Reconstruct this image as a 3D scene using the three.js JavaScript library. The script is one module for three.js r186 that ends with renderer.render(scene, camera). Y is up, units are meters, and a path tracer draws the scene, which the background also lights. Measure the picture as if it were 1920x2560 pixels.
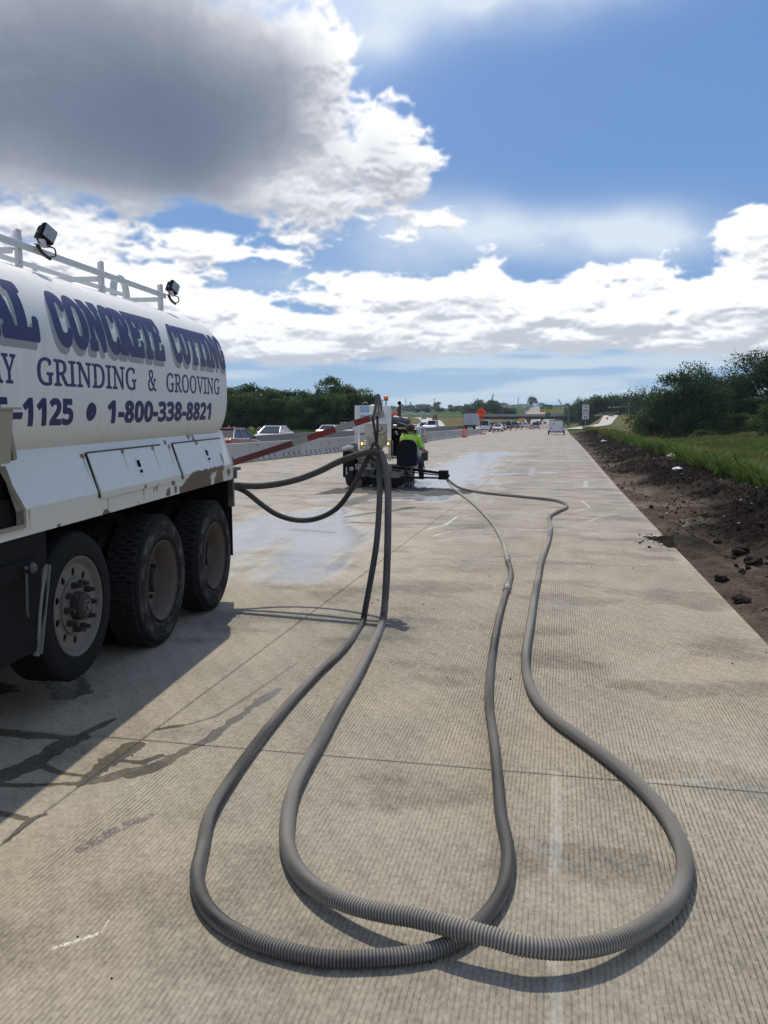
import * as THREE from 'three';
import { RoundedBoxGeometry } from 'three/addons/geometries/RoundedBoxGeometry.js';
import { mergeGeometries, mergeVertices } from 'three/addons/utils/BufferGeometryUtils.js';
import { MarchingCubes } from 'three/addons/objects/MarchingCubes.js';

// ---------------------------------------------------------------- camera, exposure
const D2R = Math.PI / 180;
const scene = new THREE.Scene();
const renderer = new THREE.WebGLRenderer({ antialias: true });
renderer.toneMapping = THREE.LinearToneMapping;
renderer.toneMappingExposure = 1.06;
renderer.shadowMap.enabled = true;
const camera = new THREE.PerspectiveCamera(63.44, 0.75, 0.05, 9000);
camera.rotation.order = 'YXZ';
camera.position.set(0, 1.6, 0);
camera.rotation.set(-5.845 * D2R, 11.934 * D2R, 0);

// ---------------------------------------------------------------- seeded noise
function rng(seed) { let a = seed >>> 0; return () => { a = (a + 0x6d2b79f5) >>> 0; let t = Math.imul(a ^ (a >>> 15), 1 | a); t = (t + Math.imul(t ^ (t >>> 7), 61 | t)) ^ t; return ((t ^ (t >>> 14)) >>> 0) / 4294967296; }; }
const NT = new Float32Array(65536); { const r = rng(77); for (let i = 0; i < 65536; i++) NT[i] = r(); }
function vn(x, y) {
  const xi = Math.floor(x), yi = Math.floor(y), fx = x - xi, fy = y - yi, u = fx * fx * (3 - 2 * fx), v = fy * fy * (3 - 2 * fy);
  const x0 = xi & 255, x1 = (xi + 1) & 255, y0 = (yi & 255) << 8, y1 = ((yi + 1) & 255) << 8;
  const a = NT[y0 + x0], b = NT[y0 + x1], c = NT[y1 + x0], d = NT[y1 + x1];
  return a + (b - a) * u + (c - a) * v + (a - b - c + d) * u * v;
}
function fbm(x, y, o) { let s = 0, a = 0.5, n = 0; for (let i = 0; i < o; i++) { s += a * vn(x, y); n += a; a *= 0.5; const t = x * 1.6 - y * 1.2 + 17.3; y = x * 1.2 + y * 1.6 + 9.1; x = t; } return s / n; }
const sst = (a, b, x) => { const t = Math.min(1, Math.max(0, (x - a) / (b - a))); return t * t * (3 - 2 * t); };
const mix = (a, b, t) => a + (b - a) * t;
const clamp = (x, a, b) => Math.min(b, Math.max(a, x));

// tiling fractal noise, looked up: F(x, y) has features of size 1, period 16
const FN = 1024, FT = new Float32Array(FN * FN);
{
  const vp = (x, y, p) => { const xi = Math.floor(x), yi = Math.floor(y), fx = x - xi, fy = y - yi, u = fx * fx * (3 - 2 * fx), v = fy * fy * (3 - 2 * fy), x0 = xi % p, x1 = (xi + 1) % p, y0 = (yi % p) << 8, y1 = ((yi + 1) % p) << 8, q = p * 37; const h = (i) => NT[(i * 1 + q) & 65535]; const a0 = h(y0 * 3 + x0 * 7), b0 = h(y0 * 3 + x1 * 7), c0 = h(y1 * 3 + x0 * 7), d0 = h(y1 * 3 + x1 * 7); return a0 + (b0 - a0) * u + (c0 - a0) * v + (a0 - b0 - c0 + d0) * u * v; };
  for (let j = 0; j < FN; j++) for (let i = 0; i < FN; i++) { let s = 0, a = 0.5, n = 0; for (let o = 0, p = 16; o < 6; o++, p *= 2) { s += a * vp(i / FN * p, j / FN * p, p); n += a; a *= 0.48; } FT[j * FN + i] = s / n; }
}
function F(x, y) { x = (x * (FN / 16)) % FN; y = (y * (FN / 16)) % FN; if (x < 0) x += FN; if (y < 0) y += FN; const i = x | 0, j = y | 0, u = x - i, v = y - j, i1 = (i + 1) & (FN - 1), j0 = (j & (FN - 1)) * FN, j1 = ((j + 1) & (FN - 1)) * FN, i0 = i & (FN - 1), a = FT[j0 + i0], b = FT[j0 + i1], c = FT[j1 + i0], d = FT[j1 + i1]; return a + (b - a) * u + (c - a) * v + (a - b - c + d) * u * v; }

// ---------------------------------------------------------------- sky: clear air, one storm cloud, cumulus fields, thin veils
const SUN = new THREE.Vector3(-0.243, 1, -0.591).normalize();
{
  const W = 4096, H = 2048, HH = H / 2;
  // az (degrees right of the road), el, two radii, weight
  const storm = [[-33, 20.3, 11, 5.4, 1.8], [-25, 18.3, 5.4, 3.8, 1.3], [-50, 22, 13, 7, 1.2], [-27, 26, 8, 4, 0.7], [-20.5, 21.5, 2.6, 4.5, 0.5]];
  const tower = [[-13.6, 17.9, 5.4, 3.3, 1.0], [-16.8, 23.5, 2.6, 3.6, 0.8], [-16.2, 13.9, 4.4, 1.6, 0.85], [-10.5, 15.2, 2.8, 2.4, 0.5], [-22, 14.6, 2, 0.9, 0.5]];
  const field = [[-34, 10.6, 8, 2.4, 0.75], [-27, 8, 6, 2, 0.75], [-16, 5.8, 8, 1.7, 0.66], [-9.5, 9.3, 7.5, 1.1, 0.6], [-4, 7.2, 8, 1.9, 0.7], [7, 6.8, 8, 2.0, 0.72], [15, 7, 6, 2.4, 0.7], [-19.5, 11.3, 5, 0.7, 0.62], [-24, 12, 2.2, 1.3, 0.5], [-5, 10.4, 1.1, 1.1, 0.5], [1.4, 9.7, 1.3, 1.2, 0.55], [5.2, 10.0, 1.6, 1.3, 0.5], [10, 9.2, 2, 1.2, 0.4],
    [12.2, 12, 2.4, 1.9, 0.9], [13.6, 10.4, 2, 1.3, 0.45], [-6.2, 16.2, 0.75, 0.45, 0.5], [-1.0, 14.1, 1.0, 0.38, 0.5], [-8, 13.4, 1.7, 0.3, 0.5], [4.2, 14.8, 0.8, 0.35, 0.45], [-3.4, 15.3, 0.5, 0.25, 0.4],
    [-20.5, 9.2, 4.0, 0.7, -0.46], [-23.6, 13.4, 2.6, 0.8, -0.7], [4, 20.5, 10, 4.6, -1.2], [14, 20, 6, 5, -0.7], [-3, 15.8, 5, 1.6, -0.5], [4, 15, 6, 1, -0.3], [-13, 11.3, 4, 0.5, -0.3], [-7, 4.2, 6, 0.7, -0.35], [8, 3.9, 9, 0.8, -0.4]];
  const veils = [[3.6, 12.4, 4.4, 1.5, 0.8], [-1.6, 12.4, 3.6, 1.3, 0.55], [7, 11.6, 3, 1.2, 0.5], [-10, 26.6, 7, 2.2, 1.0], [-1, 27.2, 8, 2.2, 0.75], [-12.5, 23.6, 2.2, 1.2, 0.5], [-10, 12.6, 4.5, 2.2, 0.75], [-5.5, 13.4, 3, 1.4, 0.5], [-19, 9.6, 5, 1.0, 0.35]];
  const sum = (list, az, el) => { let s = 0; for (const b of list) { const p = (az - b[0]) / b[2], q = (el - b[1]) / b[3], r = p * p + q * q; if (r < 7) s += b[4] * Math.exp(-r); } return s; };
  const Dn = new Float32Array(W * HH), Ss = new Float32Array(W * HH), azOf = (i) => { let az = ((i + 0.5) / W - 0.5) * 360 + 90; if (az > 180) az -= 360; return az; }, AZ = Float32Array.from({ length: W }, (_, i) => azOf(i)), rowOf = (list, el) => list.filter((b) => Math.abs(el - b[1]) < 2.65 * b[3]);
  for (let j = 0; j < HH; j++) {
    const el = (j + 0.5) / HH * 90, y = 15 * Math.log((el + 5) / 5), low = sst(1.5, 4.5, el) * (1 - 0.35 * sst(24, 60, el)), band = 0.36 * sst(3.4, 5.2, el) * (1 - sst(8.4, 10.8, el));
    const s1 = rowOf(storm, el), s2 = rowOf(tower, el), s3 = rowOf(field, el), step = el > 48 ? 8 : 1;
    for (let i = 0; i < W; i++) {
      if (i % (step > 1 ? step : Math.abs(AZ[i] + 12) > 75 ? 4 : 1)) { Dn[j * W + i] = Dn[j * W + i - 1]; Ss[j * W + i] = Ss[j * W + i - 1]; continue; }
      const az = AZ[i], x = az * 0.46, out = sst(22, 60, Math.abs(az + 12) * 0.8 + el * 0.55), near = out < 1, st = near ? sum(s1, az, el) : 0, tw = near ? sum(s2, az, el) : 0, fi = near ? sum(s3, az, el) : 0;
      const wx = x + 0.9 * (F(x * 0.7 + 4.3, y * 0.7) - 0.5), wy = y + 0.8 * (F(x * 0.7 + 1, y * 0.7 + 7.7) - 0.5);
      const f = F(wx * 0.62 + 5, wy * 0.85 + 3), g = F(wx * 1.9 + 2, wy * 2.3 + 6), b = 1 - Math.abs(2 * g - 1) * 1.8, h = 1 - Math.abs(2 * F(wx * 5.1, wy * 6.2) - 1) * 1.8;
      Dn[j * W + i] = (st + tw + fi + band * (1 - out) + out * 0.46 - 0.34) * low + (1.3 * (f - 0.5) + 0.24 * (b - 0.62) + 0.06 * (h - 0.62)) * (1 - 0.55 * clamp(st * 0.9, 0, 1)) - 0.22 * (1 - low);
      Ss[j * W + i] = clamp(st * 1.1 + tw * 0.45 - 0.12, 0, 1) * (1 - out) + out * 0.25;
    }
  }
  const at = (i, j) => Dn[Math.max(0, Math.min(HH - 1, j)) * W + ((i + W) % W)];
  const data = new Float32Array(W * H * 4), pd = HH / 90;
  for (let j = 0; j < HH; j++) {
    const el = (j + 0.5) / HH * 90, lo = Math.exp(-el / 4.6), mid = Math.exp(-el / 15), far = 0.85 * Math.exp(-el / 4.4);
    const sky = [0.105 + 0.15 * mid + 0.24 * lo, 0.225 + 0.24 * mid + 0.18 * lo, 0.52 + 0.27 * mid - 0.06 * lo], J = (d) => j + Math.round(d * pd), s4 = rowOf(veils, el), step = el > 48 ? 8 : 1;
    for (let i = 0; i < W; i++) {
      if (i % (step > 1 ? step : Math.abs(AZ[i] + 12) > 75 ? 4 : 1)) { const k = ((HH + j) * W + i) * 4; for (let n = 0; n < 4; n++) data[k + n] = data[k + n - 4]; continue; }
      const az = AZ[i], d = Dn[j * W + i], k = ((HH + j) * W + i) * 4, S = Ss[j * W + i], back = sst(60, 150, Math.abs(az + 22)), sx = (-22 - az) / 60 * pd;
      const a = sst(0, mix(0.24, 0.7, S), d) * mix(0.2, 1, sst(1.5, 5.5, el));
      let c = sky;
      if (a > 0) {
        const d1 = at(i + Math.round(sx * 0.25), J(0.3)), d2 = at(i + Math.round(sx * 0.6), J(0.75)), d3 = at(i + Math.round(sx * 1.6), J(2)), p = (q) => Math.max(0, q);
        // storm: what the sun must come through; cumulus: how the surface turns towards it
        const ts = Math.exp(-mix(2.1, 0.5, back) * Math.max(0, 0.24 * p(d) + 0.2 * p(d1) + 0.26 * p(d2) + 0.3 * p(d3) - 0.12)), rel = 0.9 * (d - d1) + 0.75 * (d - d2) + 0.25 * (d - d3), tc = clamp(0.84 + 1.15 * rel - 0.26 * p(d - 0.4), 0.40, 1), t = mix(tc, ts, mix(S, 0.3, back)) * mix(1, 0.8, back);
        c = [mix(0.125, 1.08, t), mix(0.16, 1.09, t), mix(0.245, 1.11, t)]; c = [mix(c[0], 0.66, far), mix(c[1], 0.75, far), mix(c[2], 0.83, far)];
      }
      const v = s4.length && az > -40 && az < 25 ? Math.min(0.88, sum(s4, az, el) * (0.45 + 1.1 * F(az * 0.35, el * 0.5 + 9))) : 0, gl = Math.exp(-Math.pow(Math.hypot((az + 22.35) * Math.cos(el * D2R), el - 57.4) / 24, 2)) * 0.4 + 0.28 * Math.exp(-Math.pow((az + 17) / 6, 2) - Math.pow((el - 27) / 6, 2));
      const st = el < 9 ? sst(0.42, 0.66, F(az * 0.14 + 3, el * 1.4)) * (1 - sst(5.5, 8.5, el)) * 0.75 : 0;
      for (let n = 0; n < 3; n++) { let s = sky[n] + gl; s = mix(s, [0.74, 0.82, 0.92][n], v); s = mix(s, [0.62, 0.73, 0.82][n], st); data[k + n] = mix(s, c[n], a); }
      data[k + 3] = 1;
    }
  }
  for (let j = 0; j < HH; j++) for (let i = 0; i < W; i++) { const k = (j * W + i) * 4, s = (HH * W + i) * 4; for (let n = 0; n < 3; n++) data[k + n] = data[s + n] * 0.6; data[k + 3] = 1; }
  const tex = new THREE.DataTexture(data, W, H, THREE.RGBAFormat, THREE.FloatType);
  tex.mapping = THREE.EquirectangularReflectionMapping; tex.magFilter = THREE.LinearFilter; tex.minFilter = THREE.LinearFilter; tex.needsUpdate = true;
  scene.background = tex; scene.environment = tex;
}
const sun = new THREE.DirectionalLight(new THREE.Color(1, 0.93, 0.81), 3.3);
sun.position.copy(SUN).multiplyScalar(120); sun.castShadow = true;
sun.shadow.mapSize.set(4096, 4096); sun.shadow.radius = 1;
Object.assign(sun.shadow.camera, { left: -60, right: 60, top: 80, bottom: -60, near: 1, far: 400 });
scene.add(sun, sun.target);

// ---------------------------------------------------------------- naming and building helpers
const used = new Map();
function numbered(n) { const k = used.get(n) ?? 0; used.set(n, k + 1); return k ? n + '_' + String(k).padStart(3, '0') : n; }
function tag(o, label, category, group) { o.userData.label = label; o.userData.category = category; if (group) o.userData.group = group; return o; }
function thing(name, label, category, [x, y, z] = [0, 0, 0], turn = 0, group) {
  const o = new THREE.Group(); o.name = numbered(name); scene.add(o); o.position.set(x, y, z); o.rotation.y = turn; return tag(o, label, category, group);
}
function shadow(o) { o.castShadow = true; o.receiveShadow = true; return o; }
const merged = (gs) => { gs = (Array.isArray(gs) ? gs.flat(9) : [gs]).map((g) => { g = g.index ? g.toNonIndexed() : g; for (const k of Object.keys(g.attributes)) if (!['position', 'normal', 'uv', 'color'].includes(k)) g.deleteAttribute(k); return g; });
  const col = gs.some((g) => g.attributes.color); if (col) for (const g of gs) if (!g.attributes.color) g.setAttribute('color', new THREE.BufferAttribute(new Float32Array(g.attributes.position.count * 3).fill(1), 3));
  return gs.length === 1 ? gs[0] : mergeGeometries(gs); };
function part(name, gs, mat, parent, label) { const o = shadow(new THREE.Mesh(merged(gs), mat)); o.name = parent === scene ? numbered(name) : name; if (label) o.userData.label = label; parent.add(o); return o; }
function solo(name, label, category, gs, mat, group) { return tag(part(name, gs, mat, scene), label, category, group); }
function struct(name, gs, mat, parent = scene) { const o = part(name, gs, mat, parent); if (parent === scene) o.userData.kind = 'structure'; return o; }
function copyOf(o, pos, turn, label, group) { const c = o.clone(); c.name = numbered(o.name.replace(/_\d{3}$/, '')); c.userData = { ...o.userData, label }; if (group) c.userData.group = group; scene.add(c); c.position.set(...pos); if (turn !== undefined) c.rotation.y = turn; return c; }
function recolor(o, partName, mat) { o.traverse((m) => { if (m.isMesh && m.name === partName) m.material = mat; }); return o; }
const TM = new THREE.Matrix4(), TQ = new THREE.Quaternion(), TE = new THREE.Euler();
function place(g, x = 0, y = 0, z = 0, rx = 0, ry = 0, rz = 0, order = 'XYZ') { return g.applyMatrix4(TM.compose(new THREE.Vector3(x, y, z), TQ.setFromEuler(TE.set(rx, ry, rz, order)), new THREE.Vector3(1, 1, 1))); }
function box(w, h, d, x, y, z, rx, ry, rz) { return place(new THREE.BoxGeometry(w, h, d), x, y, z, rx, ry, rz); }
function rbox(w, h, d, r, x, y, z, rx, ry, rz, seg = 2) { return place(new RoundedBoxGeometry(w, h, d, seg, Math.min(r, w / 2.01, h / 2.01, d / 2.01)), x, y, z, rx, ry, rz); }
function cyl(r0, r1, h, x, y, z, rx, ry, rz, seg = 16, open = false) { return place(new THREE.CylinderGeometry(r1, r0, h, seg, 1, open), x, y, z, rx, ry, rz); }
function ball(r, x, y, z, sx = 1, sy = 1, sz = 1, seg = 14) { const g = new THREE.SphereGeometry(r, seg, Math.ceil(seg * 0.7)); g.scale(sx, sy, sz); return place(g, x, y, z); }
const V = (x, y, z) => new THREE.Vector3(x, y, z);
function bar(a, b, r, seg = 8, r2 = r) { const p = V(...a), q = V(...b), d = q.clone().sub(p), g = new THREE.CylinderGeometry(r2, r, d.length(), seg); g.applyQuaternion(new THREE.Quaternion().setFromUnitVectors(V(0, 1, 0), d.normalize())); return g.translate((p.x + q.x) / 2, (p.y + q.y) / 2, (p.z + q.z) / 2); }
function beam(a, b, w, h) { const p = V(...a), q = V(...b), d = q.clone().sub(p), L = d.length(), g = new THREE.BoxGeometry(w, h, L); const m = new THREE.Matrix4().lookAt(q, p, Math.abs(d.y) > 0.98 * L ? V(1, 0, 0) : V(0, 1, 0)); g.applyMatrix4(m); return g.translate((p.x + q.x) / 2, (p.y + q.y) / 2, (p.z + q.z) / 2); }
function tube(pts, r, n = 24, seg = 8, closed = false) { return new THREE.TubeGeometry(new THREE.CatmullRomCurve3(pts.map((p) => V(...p)), closed, 'centripetal'), n, r, seg, closed); }
function prism(pts, depth, bevel = 0) { const s = new THREE.Shape(pts.map((p) => new THREE.Vector2(...p))); const g = new THREE.ExtrudeGeometry(s, { depth: depth - 2 * bevel, bevelEnabled: bevel > 0, bevelSize: bevel, bevelThickness: bevel, bevelOffset: -bevel, bevelSegments: 2, curveSegments: 8 }); return g.translate(0, 0, bevel); }
function lathe(pts, seg = 32) { return new THREE.LatheGeometry(pts.map((p) => new THREE.Vector2(...p)), seg); }
const rgb = (r, g, b) => new THREE.Color().setRGB(r, g, b);
function dull(r, g, b, rough = 0.9, spec = 0.25, extra = {}) { return new THREE.MeshPhysicalMaterial({ color: rgb(r, g, b), roughness: rough, specularIntensity: spec, ...extra }); }
function M(r, g, b, rough = 0.7, metal = 0, extra = {}) { return new THREE.MeshStandardMaterial({ color: rgb(r, g, b), roughness: rough, metalness: metal, ...extra }); }
function dataTex(W, H, fn, srgb, aniso = true) { // fn(u, v) -> [r, g, b] linear or a number
  const d = new Uint8Array(W * H * 4), enc = (x) => 255 * (srgb ? (x <= 0.0031308 ? 12.92 * x : 1.055 * Math.pow(x, 1 / 2.4) - 0.055) : x);
  for (let j = 0; j < H; j++) for (let i = 0; i < W; i++) { const c = fn((i + 0.5) / W, (j + 0.5) / H), k = (j * W + i) * 4; if (typeof c === 'number') d[k] = d[k + 1] = d[k + 2] = clamp(enc(c), 0, 255); else for (let n = 0; n < 3; n++) d[k + n] = clamp(enc(c[n]), 0, 255); d[k + 3] = 255; }
  const t = new THREE.DataTexture(d, W, H, THREE.RGBAFormat); t.magFilter = THREE.LinearFilter; t.minFilter = THREE.LinearMipmapLinearFilter; t.generateMipmaps = true; t.wrapS = t.wrapT = THREE.RepeatWrapping; if (srgb) t.colorSpace = THREE.SRGBColorSpace; t.needsUpdate = true; return t;
}
function canvasTex(w, h, draw, srgb = true) { const c = document.createElement('canvas'); c.width = w; c.height = h; draw(c.getContext('2d'), w, h); const t = new THREE.CanvasTexture(c); if (srgb) t.colorSpace = THREE.SRGBColorSpace; t.anisotropy = 8; return t; }
function span(t, x0, x1, y0, y1) { t = t.clone(); t.repeat.set(1 / (x1 - x0), 1 / (y1 - y0)); t.offset.set(-x0 / (x1 - x0), -y0 / (y1 - y0)); t.needsUpdate = true; return t; }

// ---------------------------------------------------------------- heights: the road dips away, then climbs to the overpass and the far hill
const PROF = [[-40, 0], [22, 0], [34, 0.09], [50, 0.2], [72, 0.34], [105, 0.42], [130, 0.49], [160, 0.78], [206, 1.1], [300, 1.75], [400, 2.4], [500, 3.6], [620, 10.6], [800, 18], [1000, 25.5], [1150, 29], [1500, 34], [4200, 60]];
function roadY(d) { for (let i = 1; i < PROF.length; i++) if (d < PROF[i][0]) { const [a, p] = PROF[i - 1], [b, q] = PROF[i], t = clamp((d - a) / (b - a), 0, 1); return p + (q - p) * t; } return 60; }
// ---------------------------------------------------------------- concrete: what it is stained, wetted and shaded with, in metres on the road
const XR = 1.545, XJ = -2.075, LANE = 3.66, ZJ = 2.33, SL = 6.1;
function strokeField(list) { // [points, radius, strength]
  const items = list.map(([p, r, s]) => ({ p, r, s, x0: Math.min(...p.map((q) => q[0])) - r * 3, x1: Math.max(...p.map((q) => q[0])) + r * 3, z0: Math.min(...p.map((q) => q[1])) - r * 6, z1: Math.max(...p.map((q) => q[1])) + r * 6 }));
  return (x, z, n, edge = 0.3, zs = 1) => {
    let best = 0;
    for (const o of items) {
      if (x < o.x0 || x > o.x1 || z < o.z0 || z > o.z1) continue;
      let d = 1e9;
      for (let i = 0; i + 1 < o.p.length; i++) { const ax = o.p[i][0], az = o.p[i][1] * zs, bx = o.p[i + 1][0] - ax, bz = o.p[i + 1][1] * zs - az, t = clamp(((x - ax) * bx + (z * zs - az) * bz) / (bx * bx + bz * bz + 1e-9), 0, 1); d = Math.min(d, Math.hypot(x - ax - t * bx, z * zs - az - t * bz)); }
      best = Math.max(best, o.s * (1 - sst(1 - edge, 1 + edge, d / o.r + n)));
    }
    return best;
  };
}
const wetNear = strokeField([[[[-2.37, -4.02], [-2.4, -3.85], [-2.42, -3.72]], 0.022, 1], [[[-2.42, -3.72], [-2.43, -3.58], [-2.42, -3.43], [-2.46, -3.25], [-2.6, -3.1]], 0.055, 1], [[[-2.43, -3.72], [-2.62, -3.72], [-2.95, -3.72]], 0.035, 1], [[[-2.45, -3.42], [-2.25, -3.32], [-2.1, -3.31]], 0.022, 1],
  [[[-2.08, -3.7], [-2.08, -3.52], [-2.09, -3.39], [-2.08, -3.25]], 0.042, 1], [[[-2.08, -3.24], [-2.29, -3.17], [-2.6, -3.12]], 0.024, 1], [[[-2.06, -3.5], [-1.93, -3.51], [-1.88, -3.6]], 0.02, 1], [[[-2.04, -3.26], [-1.95, -3.38], [-1.84, -3.47], [-1.79, -3.69], [-1.74, -3.85], [-1.7, -4.3], [-1.66, -4.7]], 0.034, 0.9], [[[-1.91, -3.36], [-1.85, -3.42], [-1.84, -3.5]], 0.03, 1],
  [[[-2.06, -3.93], [-2.02, -3.97], [-1.96, -4.0]], 0.022, 1], [[[-1.94, -4.02], [-1.84, -4.18], [-1.79, -4.5], [-1.72, -5.3]], 0.014, 0.8], [[[-2.06, -2.93], [-2.09, -2.88], [-2.07, -2.7]], 0.016, 1], [[[-2.09, -2.88], [-2.24, -2.9], [-2.6, -2.94]], 0.016, 1], [[[-2.8, -3.3], [-3.6, -3.5], [-3.4, -4.4]], 0.16, 1], [[[-2.9, -4.4], [-3.6, -5.2]], 0.12, 0.9]]);
const oilNear = strokeField([[[[-1.75, -2.7], [-1.72, -2.83], [-1.68, -2.93], [-1.63, -3.0]], 0.026, 1], [[[0.45, -13.23], [0.6, -13.14]], 0.05, 0.7]]);
const smear = strokeField([[[[0.015, -3.8], [0.02, -3.3], [0.012, -2.85], [0.02, -2.2], [0.02, -1.6]], 0.019, 1], [[[0.04, -2.98], [-0.09, -3.12]], 0.026, 0.45], [[[0.05, -3.58], [0.23, -3.73], [0.7, -3.86]], 0.022, 0.7], [[[0.7, -3.84], [0.68, -4.4]], 0.02, 0.4], [[[-0.6, -4.9], [-0.1, -5.3]], 0.03, 0.3], [[[0.2, -5.1], [0.9, -6.2]], 0.05, 0.3]]);
const crayon = strokeField([[[[-1.5, -2.14], [-1.395, -2.245]], 0.007, 1], [[[-1.395, -2.25], [-1.41, -2.34]], 0.003, 0.7]]);
const chalk = strokeField([[[[-2.0, -12.87], [-1.81, -13.51], [-1.78, -14.76], [-1.64, -15.04], [-1.14, -15.28]], 0.022, 0.8], [[[-1.8, -12.02], [-1.61, -12.67], [-1.3, -12.92], [-0.99, -13.08], [0.2, -13.2]], 0.016, 0.8], [[[-1.64, -11.49], [-1.5, -11.83], [-1.21, -12.11], [-0.91, -12.29], [-0.11, -12.54], [0.6, -12.7]], 0.014, 0.7],
  [[[-2.0, -21.6], [-0.9, -22.3], [0.2, -22.6], [1.5, -23.0]], 0.05, 0.55], [[[0.3, -16.2], [0.62, -17.0], [0.5, -18.5]], 0.02, 0.6], [[[0.5, -14.4], [0.75, -15.3], [1.1, -16]], 0.016, 0.5], [[[0.7, -22.9], [0.78, -25]], 0.06, 0.4]]);
const slurry = strokeField([[[[-3.2, -19], [-3.35, -24], [-3.5, -30], [-3.7, -38], [-3.6, -47]], 1.05, 0.95], [[[-2.05, -27.38], [-1.21, -28.41], [-0.3, -29.05]], 0.22, 0.8], [[[-2.26, -36.73], [0.3, -37.8], [1.54, -38.2]], 0.35, 0.7], [[[-0.9, -27.5], [-1.0, -32]], 0.12, 0.5],
  [[[-4.3, -15.5], [-3.9, -13.5], [-3.3, -11.2], [-2.9, -9.4], [-2.7, -8.4]], 0.5, 0.95], [[[-4.6, -14], [-4.4, -9.5], [-4.2, -7.5]], 0.7, 0.9], [[[-5.2, -17.5], [-3.6, -18.5], [-2.9, -19]], 0.3, 0.45]]);
const dampShade = strokeField([[[[-4.24, -16.3], [-4.4, -18.4], [-4.2, -19.8]], 0.16, 0.7], [[[-3.7, -14.3], [-3.46, -15.0], [-3.12, -15.5], [-2.9, -16.3]], 0.1, 0.9], [[[-3.4, -13.5], [-3.02, -13.46]], 0.09, 0.9], [[[-5.6, -20.3], [-4.55, -20.5], [-3.0, -20.4]], 1.0, 1.3], [[[-4.4, -17.2], [-3.2, -17.5]], 0.12, 0.7], [[[-3.9, -18.3], [-3.0, -18.9]], 0.12, 0.7], [[[-4.1, -12.4], [-3.4, -12.1]], 0.08, 0.5], [[[-2.6, -10.2], [-2.5, -8.9]], 0.1, 0.45]]);  // damp streaks; broad one under the grinder mixes damp with painted machine shade
const orange = strokeField([[[[-5.98, -22.0], [-5.84, -22.07]], 0.06, 1], [[[-6.6, -17.0], [-6.5, -17.1]], 0.05, 0.7]]);
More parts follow.
